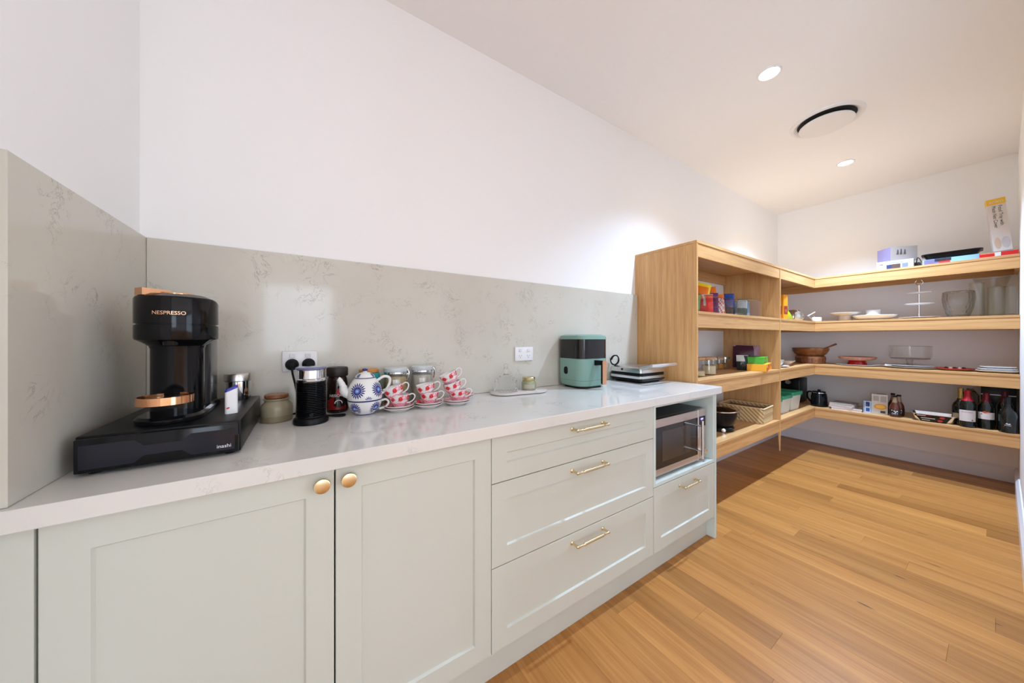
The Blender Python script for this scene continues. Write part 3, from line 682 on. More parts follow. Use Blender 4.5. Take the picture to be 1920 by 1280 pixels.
saucer(0.622, 1.400, BT + 0.0085, 'upper rose saucer half hidden behind the right teacup stack')
zc = BT + 0.0150
cup(0.314, 1.312, zc, 'lower rose teacup of the left pair beside the teapot', 0, 0, hv)
cup(0.302, 1.309, zc + 0.034, 'upper tilted rose teacup of the left pair beside the teapot', R(-17), R(-20), hv)
cup(0.436, 1.310, zc, 'lower rose teacup of the middle pair', 0, 0, hv)
cup(0.426, 1.308, zc + 0.033, 'upper rose teacup of the middle pair, tilted slightly', R(-10), R(-20), hv)
cup(0.560, 1.300, zc, 'lowest rose teacup of the right stack of three', 0, 0, hv)
cup(0.545, 1.298, zc + 0.033, 'middle rose teacup of the right stack of three', R(-16), R(-20), hv)
cup(0.534, 1.300, zc + 0.076, 'topmost strongly tilted rose teacup of the right stack', R(-24), R(-20), hv)
# ---- marble tray, cloche, candle
terr = quartz('terrazzo_marble', (0.66, 0.61, 0.58))
tr = thing('serving_tray', 'oval speckled marble tray under the glass cloche and candle', 'tray', (0.945, 1.388, BT), R(-8))
link('slab', G().loft([rrect(0.315, 0.142, 0.07, z, 10) if s else rrect(0.310, 0.137, 0.068, z, 10) for z, s in ((0.0025, 0), (0.0045, 1), (0.0115, 1), (0.013, 0))]), terr, tr)
link('base_pad', G().loft([rrect(0.300, 0.128, 0.063, 0, 10), rrect(0.300, 0.128, 0.063, 0.0025, 10)]), black_matt, tr)
k = thing('glass_cloche', 'clear ribbed glass cloche with knob on the marble tray', 'cloche', (0.868, 1.395, BT + 0.0135))
pr = [(0.060, 0.0), (0.061, 0.004), (0.058, 0.03), (0.0575, 0.05), (0.050, 0.066), (0.034, 0.078), (0.014, 0.085), (0.010, 0.092), (0.0, 0.092)]
g = G(); n = 72
def flute(p):
    a = math.atan2(p[0], -p[1]); r = math.hypot(p[0], p[1])
    q = 1 + (0.022 * math.cos(a * 24) if 0.002 < p[2] < 0.07 else 0)
    return (p[0] * q, p[1] * q, p[2])
g.lathe(pr, 96, fn=flute)
link('dome', g, M('crystal_glass', (1, 1, 1), 0.0, trans=1.0, ior=1.18), k)
link('knob', G().lathe([(0, 0.0925), (0.008, 0.0925), (0.013, 0.105), (0.011, 0.118), (0.007, 0.124), (0.010, 0.130), (0.008, 0.140), (0, 0.144)], 24), M('crystal_knob', (1, 1, 1), 0.0, trans=1.0, ior=1.35), k)
k = thing('candle_jar', 'olive green glass candle jar with gold lid on the marble tray', 'candle', (1.006, 1.384, BT + 0.0135))
link('jar', G().lathe([(0, 0), (0.036, 0), (0.039, 0.004), (0.039, 0.036), (0.034, 0.046), (0.030, 0.049), (0, 0.049)], 40), M('olive_glass', S(150, 152, 118), 0.08, coat=0.6), k)
link('label', G().lathe([(0.0394, 0.010), (0.0394, 0.030)], 20, a0=R(-75), a1=R(15)), M('pale_label', S(178, 178, 158), 0.6), k)
link('lid', G().lathe([(0, 0.0495), (0.033, 0.0495), (0.0345, 0.052), (0.0345, 0.064), (0.032, 0.067), (0, 0.068)], 40), M('gold_lid', (0.62, 0.52, 0.26), 0.25, 1.0), k)
# ---- air fryer
AX, AY = 1.400, 1.374
teal = M('teal_lacquer', S(126, 162, 150), 0.22)
k = thing('air_fryer', 'teal and black air fryer with copper-faced handle on the worktop', 'air fryer', (AX, AY, BT))
def rings(spec, n=7): return [rrect(w_, d_, r_, z_, n) for w_, d_, r_, z_ in spec]
link('feet', G().loft(rings([(0.19, 0.17, 0.05, 0), (0.19, 0.17, 0.05, 0.008)])), black_matt, k)
link('lower_body', G().loft(rings([(0.20, 0.185, 0.055, 0.0085), (0.222, 0.206, 0.055, 0.016), (0.232, 0.214, 0.055, 0.045), (0.232, 0.214, 0.052, 0.170)])), teal, k)
link('upper_band', G().loft(rings([(0.230, 0.212, 0.052, 0.1705), (0.230, 0.212, 0.052, 0.281)])), M('black_gloss_band', (0.010, 0.008, 0.008), 0.09), k)
link('top_cover', G().loft(rings([(0.232, 0.214, 0.052, 0.2815), (0.232, 0.214, 0.052, 0.290), (0.222, 0.204, 0.05, 0.302), (0.19, 0.172, 0.05, 0.309)])), teal, k)
link('basket_seam', G().loft(rings([(0.2322, 0.2142, 0.055, 0.0455), (0.2328, 0.2148, 0.055, 0.0462), (0.2322, 0.2142, 0.055, 0.047)]), cap=False), M('teal_shadow', S(60, 100, 94), 0.5), k)
hd = link('handle', G().loft([[(-0.016, -0.106, 0.132), (0.016, -0.106, 0.132), (0.016, -0.106, 0.162), (-0.016, -0.106, 0.162)], [(-0.013, -0.150, 0.136), (0.013, -0.150, 0.136), (0.013, -0.150, 0.160), (-0.013, -0.150, 0.160)]]), black_satin, k)
g = G(); g.box(-0.013, 0.013, -0.165, -0.150, 0.030, 0.162, 0.005, 2); link('grip', g, black_satin, hd)
link('copper_face', G().loft([[(x_, -0.1655, 0.096 + y_) for x_, y_, _ in rrect(0.030, 0.135, 0.008, 0)], [(x_, -0.169, 0.096 + y_) for x_, y_, _ in rrect(0.030, 0.135, 0.008, 0)]]), M('copper_satin', (0.70, 0.36, 0.20), 0.3, 0.75), hd)
link('side_vent', G().loft([[(-0.1162, 0.02 + x_, 0.10 + y_) for x_, y_, _ in rrect(0.030, 0.045, 0.014, 0)], [(-0.121, 0.02 + x_, 0.10 + y_) for x_, y_, _ in rrect(0.026, 0.041, 0.012, 0)]]), black_matt, k)
# ---- sandwich press
k = thing('sandwich_press', 'silver sandwich press with a wide bar handle against the oak panel', 'sandwich press', (1.885, 1.345, BT))
W, D = 0.265, 0.25
def rb(w_, d_, r_, z_): return rrect(w_, d_, r_, z_, 5)
link('feet', G().loft([rb(W - 0.05, D - 0.05, 0.02, 0), rb(W - 0.05, D - 0.05, 0.02, 0.010)]), black_matt, k)
link('base', G().loft([rb(W - 0.03, D - 0.03, 0.02, 0.0105), rb(W - 0.01, D - 0.01, 0.02, 0.020), rb(W, D, 0.02, 0.030), rb(W, D, 0.02, 0.046)]), steel, k)
link('lower_plate', G().loft([rb(W - 0.008, D - 0.008, 0.02, 0.0465), rb(W - 0.008, D - 0.008, 0.02, 0.053)]), black_satin, k)
link('upper_plate', G().loft([rb(W - 0.008, D - 0.008, 0.02, 0.0535), rb(W - 0.008, D - 0.008, 0.02, 0.066)]), black_satin, k)
lid = link('lid', G().loft([rb(W, D, 0.02, 0.0665), rb(W, D, 0.02, 0.080), rb(W - 0.012, D - 0.012, 0.02, 0.096), rb(W - 0.04, D - 0.04, 0.02, 0.103)]), steel, k)
link('base_trim', G().loft([rb(W - 0.02, D - 0.02, 0.02, 0.0108), rb(W + 0.001, D + 0.001, 0.02, 0.0245), rb(W + 0.001, D + 0.001, 0.02, 0.029)], cap=False), black_satin, k)
g = G()
for s in (-1, 1): g.loft([[(s * (W / 2 - 0.016) + a, b, c) for a, b, c in ((-0.009, -0.10, 0.088), (0.009, -0.10, 0.088), (0.009, -0.10, 0.102), (-0.009, -0.10, 0.102))], [(s * (W / 2 - 0.016) + a, b, c) for a, b, c in ((-0.009, -0.185, 0.112), (0.009, -0.185, 0.112), (0.009, -0.185, 0.126), (-0.009, -0.185, 0.126))]])
g.box(-W / 2 - 0.002, W / 2 + 0.002, -0.203, -0.183, 0.110, 0.128, 0.005, 2)
link('handle', g, M('satin_silver', (0.72, 0.72, 0.72), 0.3, 0.8), lid)
link('dial', G().lathe([(0, 0), (0.007, 0), (0.007, 0.004), (0, 0.004)], 16, fn=lambda p: (-W / 2 + 0.002 - p[2], 0.02 + p[0], 0.083 + p[1])), black_satin, lid)
cp = [(-W / 2 + 0.02 + 0.012 * math.sin(t_ * 0.3), D / 2 - 0.03 + 0.026 * math.cos(t_ * PI / 9), 0.138 + 0.032 * math.sin(t_ * PI / 9) ) for t_ in range(38)]
link('coiled_cord', G().tube(cp, 0.004, 8), black_matt, k)
# ---- microwave in the niche
k = thing('microwave', 'stainless microwave with black glass door in the cabinet niche', 'microwave', (1.735, 0.955, 0.4735))
W, D, H = 0.52, 0.36, 0.288
for x in (-0.22, 0.22):
    for y in (0.04, 0.32): link('foot', G().lathe([(0, 0), (0.014, 0), (0.012, 0.012), (0, 0.012)], 12, (x, y, 0)), black_matt, k)
link('case', G().box(-W/2, W/2, 0.02, D, 0.0125, H + 0.012, 0.003, 1), M('dark_steel_case', (0.10, 0.095, 0.09), 0.35, 0.6), k)
x1 = 0.165
door = link('door', G().box(-W/2, x1, 0.0, 0.0195, 0.0125, H + 0.012, 0.002, 1), M('door_black', (0.012, 0.011, 0.011), 0.12), k)
mst = M('floor_tinted_steel', (0.58, 0.50, 0.46), 0.30, 0.9)  # brown of the reflected floor is put into the steel colour
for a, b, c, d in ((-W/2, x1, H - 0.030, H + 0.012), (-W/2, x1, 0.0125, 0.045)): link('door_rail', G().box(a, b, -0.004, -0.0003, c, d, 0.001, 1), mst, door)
link('window', G().poly([(-0.19, -0.0006, 0.075), (0.085, -0.0006, 0.075), (0.085, -0.0006, 0.232), (-0.19, -0.0006, 0.232)]), M('mesh_window', (0.045, 0.033, 0.027), 0.15), door)
link('door_edge', G().box(x1 - 0.010, x1, -0.005, -0.0042, 0.0125, H + 0.012), chrome, door)
g = G(); hx = 0.112
g.tube([(hx, -0.052, 0.045), (hx, -0.052, 0.255)], 0.0065, 12)
for z in (0.085, 0.225): g.tube([(hx, 0.0, z), (hx, -0.052, z)], 0.004, 10)
link('handle', g, chrome, door)
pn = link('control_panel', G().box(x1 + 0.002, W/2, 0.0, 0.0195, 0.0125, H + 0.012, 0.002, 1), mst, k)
link('display', G().box(x1 + 0.016, W/2 - 0.012, -0.001, -0.0002, 0.200, 0.258), black_gloss, pn)
link('clock_digits', G().box(x1 + 0.030, x1 + 0.058, -0.0016, -0.0011, 0.238, 0.248), M('display_glow', (0.1, 0.08, 0.4), 0.4, emit=(0.25, 0.2, 1.0), es=3.0), pn)
link('dial', G().lathe([(0, 0), (0.017, 0), (0.017, 0.006), (0.015, 0.022), (0, 0.023)], 28, fn=lambda p: (x1 + 0.046 + p[0], -0.0005 - p[2], 0.062 + p[1])), chrome, pn)

# ================================================================== things on the shelves
Z1, Z2, Z3, Z4 = LV                              # shelf tops from the top down
def solid(r, g_, b, rough=0.4): return M('print_%d_%d_%d_%d' % (r, g_, b, rough * 100), S(r, g_, b), rough)
def bin_(x, y, w, d, h, label):
    k = thing('acrylic_bin', label, 'storage bin', (x, y, Z2), 0, 'clear acrylic snack bins on the upper shelf')
    t_ = 0.003
    for nm, a in (('base', (-w/2, w/2, -d/2, d/2, 0, t_)), ('front', (-w/2, w/2, -d/2, -d/2 + t_, t_, h)), ('back', (-w/2, w/2, d/2 - t_, d/2, t_, h)),
                  ('side', (-w/2, -w/2 + t_, -d/2 + t_, d/2 - t_, t_, h)), ('side', (w/2 - t_, w/2, -d/2 + t_, d/2 - t_, t_, h))):
        link(nm, G().box(*a), clear_thin, k, 0)
    link('rim', G().tube([(p[0], p[1], h) for p in rrect(w, d, 0.008, 0)], 0.0022, 6, True), glass('acrylic_edge', (0.80, 0.84, 0.86)), k)
def bag(x, y, z, w, h, th, mats, label, rot=(0, 0, 0), name='snack_packet', cat='packet', group='snack packets in the bins', band=None, txt=None):
    """pillow bag standing on its lower seal, front to -Y"""
    k = thing(name, label, cat, (x, y, z), 0, group, rot)
    nx, nz = 9, 11
    g = G()
    def P_(i, j, s):
        u = i / (nx - 1) * 2 - 1; v_ = j / (nz - 1)
        b = max(0.0, 1 - abs(u) ** 3) * max(0.0, math.sin(PI * min(max((v_ - 0.05) / 0.9, 0), 1))) ** 0.6
        wr = 0.004 * math.sin(7 * u + 9 * v_ + s)
        return (u * w / 2 * (1 - 0.06 * b), s * (th / 2 * b + 0.0008) + wr * b, v_ * h)
    for s in (-1, 1):
        vs = [P_(i, j, s) for j in range(nz) for i in range(nx)]
        fs = [(j * nx + i, j * nx + i + 1, (j + 1) * nx + i + 1, (j + 1) * nx + i) for j in range(nz - 1) for i in range(nx - 1)]
        o = len(g.f); g.add(vs, fs)
        if band:
            for q in range(len(fs)):
                j = q // (nx - 1); i = q % (nx - 1)
                if band(i / (nx - 2), j / (nz - 2)): g.mi[o + q] = 1
    link('pouch', g, mats, k, 60)
    link('seal', G().box(-w/2, w/2, -0.0012, 0.0012, h - 0.012, h + 0.002), mats[1] if len(mats) > 1 else mats[0], k, 0)
    if txt:
        link('lettering', G().text(txt[0], txt[1], lambda p: (p[0], -th / 2 - 0.006, txt[2] + p[1])), txt[3], k, 0)
    return k
def carton(x, y, z, w, d, h, rz, mat, label, name='carton', cat='box', group=None, prints=(), rot=None):
    """printed box, base centred on the origin; prints: (part, face, x0, x1, z0, z1, mat) in fractions of the face"""
    k = thing(name, label, cat, (x, y, z), rz, group, rot)
    link('box', G().box(-w/2, w/2, -d/2, d/2, 0, h, 0.0012, 1), mat, k, 0)
    for nm, f, a, b, c, e, m in prints:
        o_ = 0.0006
        if f == 'f': q = [(-w/2 + w * u, -d/2 - o_, h * v_) for u, v_ in ((a, c), (b, c), (b, e), (a, e))]
        elif f == 'l': q = [(-w/2 - o_, d/2 - d * u, h * v_) for u, v_ in ((a, c), (b, c), (b, e), (a, e))]
        elif f == 't': q = [(-w/2 + w * u, -d/2 + d * v_, h + o_) for u, v_ in ((a, c), (b, c), (b, e), (a, e))]
        link(nm, G().poly(q), m, k, 0)
    return k
def lathed(name, label, cat, x, y, z, parts, group=None, rz=0.0, seg=40):
    k = thing(name, label, cat, (x, y, z), rz, group)
    for nm, prof, m in parts: link(nm, G().lathe(prof, seg), m, k)
    return k
# ---- upper left bay: acrylic bins with snacks
YB = 1.275; DB = 0.30
for x, w_, lab in ((2.285, 0.145, 'clear bin of green and rust packets beside the oak end panel'), (2.448, 0.145, 'clear bin holding the tall orange chip packet'), (2.660, 0.200, 'clear bin holding purple and orange packets in the bay centre'),
                   (2.900, 0.200, 'clear bin holding the blue packet'), (3.165, 0.270, 'wide clear bin nearest the oak divider')):
    bin_(x, YB, w_, DB, 0.128 if x < 3 else 0.15, lab)
zb = Z2 + 0.004
rust, green_, orange, red_, yellow = solid(150, 66, 40), solid(70, 140, 74), solid(240, 120, 20), solid(220, 40, 28), solid(245, 215, 40)
blue_, purple, white_p, deep = solid(26, 66, 150), solid(112, 40, 110), solid(220, 216, 210), solid(24, 26, 40)
bag(2.262, 1.170, zb, 0.080, 0.136, 0.035, [green_, black_ink], 'small green and black packet in the first bin', (R(-8), R(8), R(-42)), band=lambda u, v_: v_ > 0.6 and u < 0.6)
bag(2.290, 1.285, zb, 0.110, 0.223, 0.045, [rust, solid(190, 120, 90)], 'tall rust-brown packet at the back of the first bin', (R(-4), R(-6), R(-42)), band=lambda u, v_: 0.55 < v_ < 0.62)
bag(2.320, 1.225, zb, 0.070, 0.142, 0.035, [solid(170, 84, 50), red_], 'short rust and red packet in the first bin', (R(-4), R(4), R(-42)), band=lambda u, v_: v_ < 0.4)
bag(2.440, 1.180, zb, 0.120, 0.142, 0.05, [red_, white_p], 'red and white packet at the front of the second bin', (R(-4), 0, R(-42)), band=lambda u, v_: abs(u - 0.45) < 0.12 and v_ > 0.4)
bag(2.470, 1.262, zb, 0.125, 0.245, 0.055, [orange, yellow], 'tall orange chip packet with yellow edge', (R(-3), R(14), R(-42)), band=lambda u, v_: u > 0.86 or v_ > 0.94)
bag(2.462, 1.350, zb, 0.120, 0.223, 0.045, [solid(26, 90, 140), blue_], 'blue packet behind the orange chip packet', (0, R(10), R(-42)))
bag(2.595, 1.180, zb, 0.055, 0.164, 0.04, [purple, solid(70, 24, 80)], 'narrow purple packet in the middle bin', (R(-4), 0, R(-42)))
bag(2.655, 1.172, zb, 0.065, 0.131, 0.04, [white_p, red_], 'white and red spotted packet in the middle bin', (R(-4), 0, R(-42)), band=lambda u, v_: (int(u * 8) + int(v_ * 10)) % 3 == 0)
bag(2.722, 1.190, zb, 0.062, 0.164, 0.04, [solid(235, 140, 40), orange], 'pale orange packet at the right of the middle bin', (R(-4), R(-4), R(-42)), band=lambda u, v_: v_ > 0.7)
bag(2.690, 1.275, zb, 0.150, 0.229, 0.06, [red_, orange], 'tall red and orange packet behind in the middle bin', (R(-3), R(-3), R(-42)), band=lambda u, v_: u > 0.55)
bag(2.862, 1.190, zb, 0.075, 0.180, 0.045, [blue_, deep], 'narrow dark blue packet in the fourth bin', (R(-4), 0, R(-42)), band=lambda u, v_: v_ < 0.35)
bag(2.925, 1.290, zb, 0.100, 0.164, 0.05, [solid(60, 74, 60), solid(150, 160, 150)], 'grey-green packet in the fourth bin', (R(-4), 0, R(-42)), band=lambda u, v_: v_ < 0.5)
bag(3.080, 1.190, zb, 0.075, 0.147, 0.04, [solid(214, 222, 226), solid(36, 84, 66)], 'white and green packet in the wide bin', (R(-4), R(4), R(-42)), band=lambda u, v_: v_ < 0.45)
bag(3.205, 1.240, zb, 0.130, 0.136, 0.05, [solid(120, 156, 200), solid(190, 206, 226)], 'pale blue packet in the wide bin', (R(-4), 0, R(-42)), band=lambda u, v_: v_ < 0.3)
# ---- middle left bay: jars, tea boxes, dark bag
def pantry_jar(x, y, r, h, fill, fh, label, lid_m=bamboo):
    k = thing('storage_jar', label, 'jar', (x, y, Z3), 0, 'glass storage jars in the middle bay')
    link('glass_body', G().lathe([(0, 0.001), (r - 0.003, 0.001), (r, 0.004), (r, h - 0.022), (r - 0.005, h - 0.017), (r - 0.007, h - 0.017), (r - 0.002, h - 0.022), (r - 0.002, 0.005), (0, 0.005)], 36), clear, k)
    if fh: link('contents', G().lathe([(0, 0.0055), (r - 0.003, 0.0055), (r - 0.003, fh), (0, fh + 0.004)], 28), fill, k)
    link('lid', G().lathe([(0, h - 0.0165), (r - 0.002, h - 0.0165), (r, h - 0.014), (r, h - 0.002), (r - 0.002, h), (0, h)], 36), lid_m, k)
flour, oats = solid(206, 186, 150, 0.9), solid(214, 196, 164, 0.9)
pantry_jar(2.352, 1.185, 0.048, 0.135, flour, 0.040, 'bamboo-lidded glass jar nearest the oak end panel')
pantry_jar(2.545, 1.200, 0.048, 0.130, oats, 0.065, 'bamboo-lidded glass jar of pale oats, right of its twin')
def bail_jar(x, y, h, label):
    k = thing('bail_jar', label, 'jar', (x, y, Z3), 0, 'glass-lidded jars at the back of the middle bay')
    link('glass_body', G().lathe([(0, 0.001), (0.055, 0.001), (0.058, 0.005), (0.058, h - 0.05), (0.050, h - 0.04), (0.047, h - 0.04), (0.055, h - 0.05), (0.055, 0.006), (0, 0.006)], 36), clear, k)
    link('contents', G().lathe([(0, 0.0065), (0.054, 0.0065), (0.054, h - 0.075), (0, h - 0.07)], 28), solid(150, 140, 120, 0.9), k)
    link('seal', G().lathe([(0.047, h - 0.0395), (0.054, h - 0.0395), (0.054, h - 0.032), (0.047, h - 0.032), (0.047, h - 0.0395)], 36), solid(110, 110, 104), k)
    link('lid', G().lathe([(0, h - 0.0315), (0.053, h - 0.0315), (0.053, h - 0.024), (0.030, h - 0.014), (0.014, h - 0.010), (0.017, h), (0, h)], 36), tint_glass, k)
bail_jar(2.48, 1.395, 0.205, 'tall glass-lidded jar behind the oak end panel edge')
bail_jar(2.66, 1.400, 0.195, 'glass-lidded jar behind the bamboo-lidded pair')
for i, (x, lab) in enumerate(((2.86, 'first'), (2.97, 'second'), (3.08, 'third'), (3.19, 'fourth'))):
    k = thing('spice_jar', '%s small clear spice jar from the bamboo-lidded jars' % lab, 'jar', (x, 1.365, Z3), 0, 'row of small spice jars')
    link('glass_body', G().lathe([(0, 0.001), (0.034, 0.001), (0.036, 0.004), (0.036, 0.082), (0.034, 0.084), (0.034, 0.005), (0, 0.005)], 28), clear, k)
    link('contents', G().lathe([(0, 0.0055), (0.0335, 0.0055), (0.0335, 0.045), (0, 0.045)], 24), (solid(140, 110, 80, 0.9), solid(170, 150, 120, 0.9), solid(196, 130, 50, 0.9), solid(160, 120, 80, 0.9))[i], k)
    link('lid', G().lathe([(0, 0.0845), (0.036, 0.0845), (0.036, 0.100), (0.034, 0.102), (0, 0.102)], 28), steel if i % 2 else bamboo, k)
yel, grn = solid(236, 168, 40), solid(74, 168, 50)
carton(3.262, 1.130, Z3, 0.31, 0.13, 0.058, R(12), yel, 'flat yellow and orange food carton under the green carton', group='cartons in the middle bay',
       prints=(('red_print', 'f', 0.0, 0.42, 0.08, 0.5, solid(214, 70, 24)), ('orange_print', 'f', 0.45, 0.82, 0.15, 0.85, solid(236, 110, 26)), ('crest_print', 'f', 0.32, 0.44, 0.55, 0.95, solid(120, 96, 50)), ('oval_print', 'f', 0.82, 0.93, 0.52, 0.9, solid(70, 34, 24)), ('oval_centre', 'f', 0.845, 0.905, 0.6, 0.82, white_p)))
carton(3.258, 1.140, Z3 + 0.0585, 0.255, 0.11, 0.055, R(12), grn, 'small bright green carton on the yellow carton', group='cartons in the middle bay',
       prints=(('dark_band', 'f', 0.06, 0.66, 0.08, 0.3, solid(40, 120, 30)), ('brown_print', 'f', 0.22, 0.5, 0.66, 0.85, solid(110, 110, 30)), ('pale_edge', 'f', 0.72, 0.76, 0.05, 0.95, solid(150, 214, 110))))
bag(3.365, 1.270, Z3, 0.21, 0.205, 0.085, [solid(70, 34, 52, 0.25), solid(150, 110, 122, 0.25)], 'dark purple foil bag leaning behind the green carton', (R(-4), R(3), R(-48)), 'foil_bag', 'bag', None, band=lambda u, v_: u > 0.72)
bag(3.105, 1.195, Z3 + 0.0, 0.085, 0.125, 0.06, [solid(40, 46, 44, 0.3), solid(210, 214, 206, 0.3)], 'small dark and white pouch left of the green carton', (R(-4), 0, R(-50)), 'foil_pouch', 'pouch', None, band=lambda u, v_: v_ > 0.6 and u < 0.6)
# ---- lower left bay: multicooker, woven box
k = thing('cooking_pot', 'black electric cooking pot with chrome rim on the lowest left shelf', 'cooker', (2.735, 1.215, Z4), face(2.735, 1.215))
link('foot', G().lathe([(0, 0), (0.100, 0), (0.104, 0.004), (0.104, 0.026), (0.098, 0.034), (0, 0.034)], 48), black_gloss, k)
link('body', G().lathe([(0, 0.0345), (0.088, 0.0345), (0.104, 0.06), (0.118, 0.11), (0.122, 0.150), (0, 0.150)], 48), black_satin, k)
link('rim', G().lathe([(0.110, 0.1505), (0.124, 0.1505), (0.126, 0.154), (0.124, 0.157), (0.110, 0.157), (0.110, 0.1505)], 48), chrome, k)
link('lid', G().lathe([(0, 0.1515), (0.109, 0.1515), (0.107, 0.158), (0.07, 0.172), (0, 0.178)], 48), black_gloss, k)
link('dial', G().lathe([(0, 0), (0.016, 0), (0.014, 0.008), (0, 0.009)], 24, fn=lambda p: (0.03 + p[0], -0.1035 - p[2] , 0.018 + p[1])), chrome, k)
weave = M('woven_cane', S(206, 178, 128), 0.7); q = N(weave)
ck = q.n('ShaderNodeTexChecker', Scale=1.0); q.l(q.coord((85, 85, 85), rot=(R(45), R(45), 0)), ck.inputs['Vector'])
ck.inputs['Color1'].default_value = (*S(216, 190, 142), 1); ck.inputs['Color2'].default_value = (*S(166, 130, 84), 1)
q.l(ck.outputs['Color'], q.b.inputs['Base Color'])
k = thing('woven_box', 'pale woven cane storage box on the lowest left shelf', 'storage box', (3.295, 1.245, Z4), R(4))
w_, d_, h_ = 0.25, 0.33, 0.125
for nm, a in (('base', (-w_/2, w_/2, -d_/2, d_/2, 0, 0.006)), ('front', (-w_/2, w_/2, -d_/2, -d_/2 + 0.008, 0.006, h_)), ('back', (-w_/2, w_/2, d_/2 - 0.008, d_/2, 0.006, h_)), ('side', (-w_/2, -w_/2 + 0.008, -d_/2 + 0.008, d_/2 - 0.008, 0.006, h_)), ('side', (w_/2 - 0.008, w_/2, -d_/2 + 0.008, d_/2 - 0.008, 0.006, h_))):
    link(nm, G().box(*a, 0.002, 1), weave, k, 0)
link('rim', G().tube([(p[0], p[1], h_) for p in rrect(w_, d_, 0.006, 0)], 0.005, 6, True), solid(222, 196, 150, 0.6), k)
link('wrapping', G().box(-w_/2 + 0.012, w_/2 - 0.012, -d_/2 + 0.02, d_/2 - 0.012, 0.008, h_ - 0.02, 0.01, 2), solid(120, 80, 44, 0.5), k)
k = thing('wire_rack', 'thin bent wire stand between the black pot and the woven box', 'wire rack', (3.02, 1.29, Z4))
link('hoop', G().tube([(0.13 * math.cos(a * PI / 16), 0.10 * math.sin(a * PI / 16), 0.105) for a in range(32)], 0.003, 6, True), steel, k)
for a in (-2.3, -0.8, 0.8, 2.3): link('leg', G().tube([(0.13 * math.cos(a), 0.10 * math.sin(a), 0.105), (0.135 * math.cos(a), 0.104 * math.sin(a), 0.0035)], 0.003, 6), steel, k)
# ---- corner, second shelf
lathed('glass_bottle', 'pale clear bottle with black cap beside the orange carton', 'bottle', 3.655, 1.165, Z2, (
    ('body', [(0, 0), (0.034, 0), (0.036, 0.004), (0.036, 0.11), (0.026, 0.15), (0.013, 0.175), (0.013, 0.205), (0, 0.205)], M('pale_aqua_glass', S(170, 196, 196), 0.1)),
    ('label', [(0.0364, 0.03), (0.0364, 0.055)], solid(190, 150, 120)),
    ('cap', [(0, 0.2055), (0.0145, 0.2055), (0.0145, 0.225), (0, 0.226)], black_satin)))
carton(3.80, 1.175, Z2, 0.07, 0.14, 0.235, R(-10), solid(232, 150, 30), 'tall orange carton with red berry print in the shelf corner', prints=(('red_print', 'f', 0.1, 0.95, 0.22, 0.55, solid(150, 50, 34)), ('red_print', 'l', 0.1, 0.9, 0.22, 0.55, solid(150, 50, 34)), ('pale_print', 'f', 0.3, 0.7, 0.3, 0.42, solid(224, 160, 120)), ('pale_print', 'l', 0.3, 0.7, 0.3, 0.42, solid(224, 160, 120))))
lathed('green_bottle', 'round green squeeze bottle with white cap in the shelf corner', 'bottle', 3.985, 1.165, Z2, (
    ('body', [(0, 0), (0.046, 0), (0.051, 0.006), (0.052, 0.03), (0.040, 0.065), (0.024, 0.095), (0.018, 0.112), (0, 0.112)], solid(150, 156, 30, 0.2)),
    ('cap', [(0, 0.1125), (0.022, 0.1125), (0.022, 0.142), (0.020, 0.145), (0, 0.146)], solid(226, 214, 196))))
k = lathed('metal_pot', 'small round silver pot with a handle in the shelf corner', 'pot', 4.29, 1.19, Z2, (
    ('body', [(0, 0), (0.055, 0), (0.075, 0.01), (0.086, 0.04), (0.078, 0.085), (0.060, 0.105), (0.056, 0.108), (0, 0.108)], M('tarnished_silver', (0.55, 0.50, 0.44), 0.25, 0.85)),
    ('lid', [(0, 0.1085), (0.058, 0.1085), (0.05, 0.118), (0, 0.124)], M('tarnished_silver'))))
link('handle', G().tube(smooth_path([(-0.074, -0.03, 0.08), (-0.11, -0.045, 0.085), (-0.118, -0.048, 0.05), (-0.082, -0.033, 0.025)], 5), 0.005, 8), M('tarnished_silver'), k)
k = thing('cookie_cutter', 'bundle of wire and white cutters lying at the shelf corner', 'kitchen tool', (4.46, 1.07, Z2), R(-25))
link('white_head', G().box(-0.008, 0.075, -0.02, 0.015, 0.0, 0.045, 0.006, 2), white_plastic, k)
link('wire_loop', G().tube(smooth_path([(-0.01, 0, 0.012), (-0.05, 0.01, 0.06), (-0.02, 0.01, 0.095), (0.012, 0.0, 0.05)], 6), 0.003, 6), steel, k)
link('shaft', G().tube([(-0.07, 0.005, 0.055), (0.012, -0.002, 0.098)], 0.0055, 8), cream_china, k)
# ---- far wall, second shelf
CX = 4.62
lathed('cake_stand', 'small cream pedestal dish left of the upturned bowl', 'cake stand', CX, 0.868, Z2, (
    ('foot', [(0, 0), (0.050, 0), (0.050, 0.004), (0.047, 0.055), (0, 0.055)], cream_china),
    ('dish', [(0, 0.0555), (0.05, 0.0555), (0.09, 0.066), (0.110, 0.082), (0.108, 0.085), (0.085, 0.074), (0.04, 0.066), (0, 0.065)], cream_china)), 'cream dishes on the second shelf')
lathed('serving_platter', 'wide shallow cream dish under the upturned bowl', 'platter', CX, 0.672, Z2, (
    ('dish', [(0, 0), (0.08, 0), (0.125, 0.018), (0.148, 0.045), (0.144, 0.047), (0.12, 0.026), (0.075, 0.010), (0, 0.009)], white_china),), 'cream dishes on the second shelf')
lathed('footed_bowl', 'upturned cream footed bowl resting in the wide dish', 'bowl', CX, 0.678, Z2 + 0.0095, (
    ('bowl', [(0.072, 0.002), (0.074, 0.008), (0.062, 0.034), (0.052, 0.048), (0.050, 0.05), (0, 0.05)], cream_china),
    ('foot', [(0, 0.0505), (0.048, 0.0505), (0.049, 0.085), (0.051, 0.088), (0.046, 0.088), (0, 0.082)], cream_china)), 'cream dishes on the second shelf')
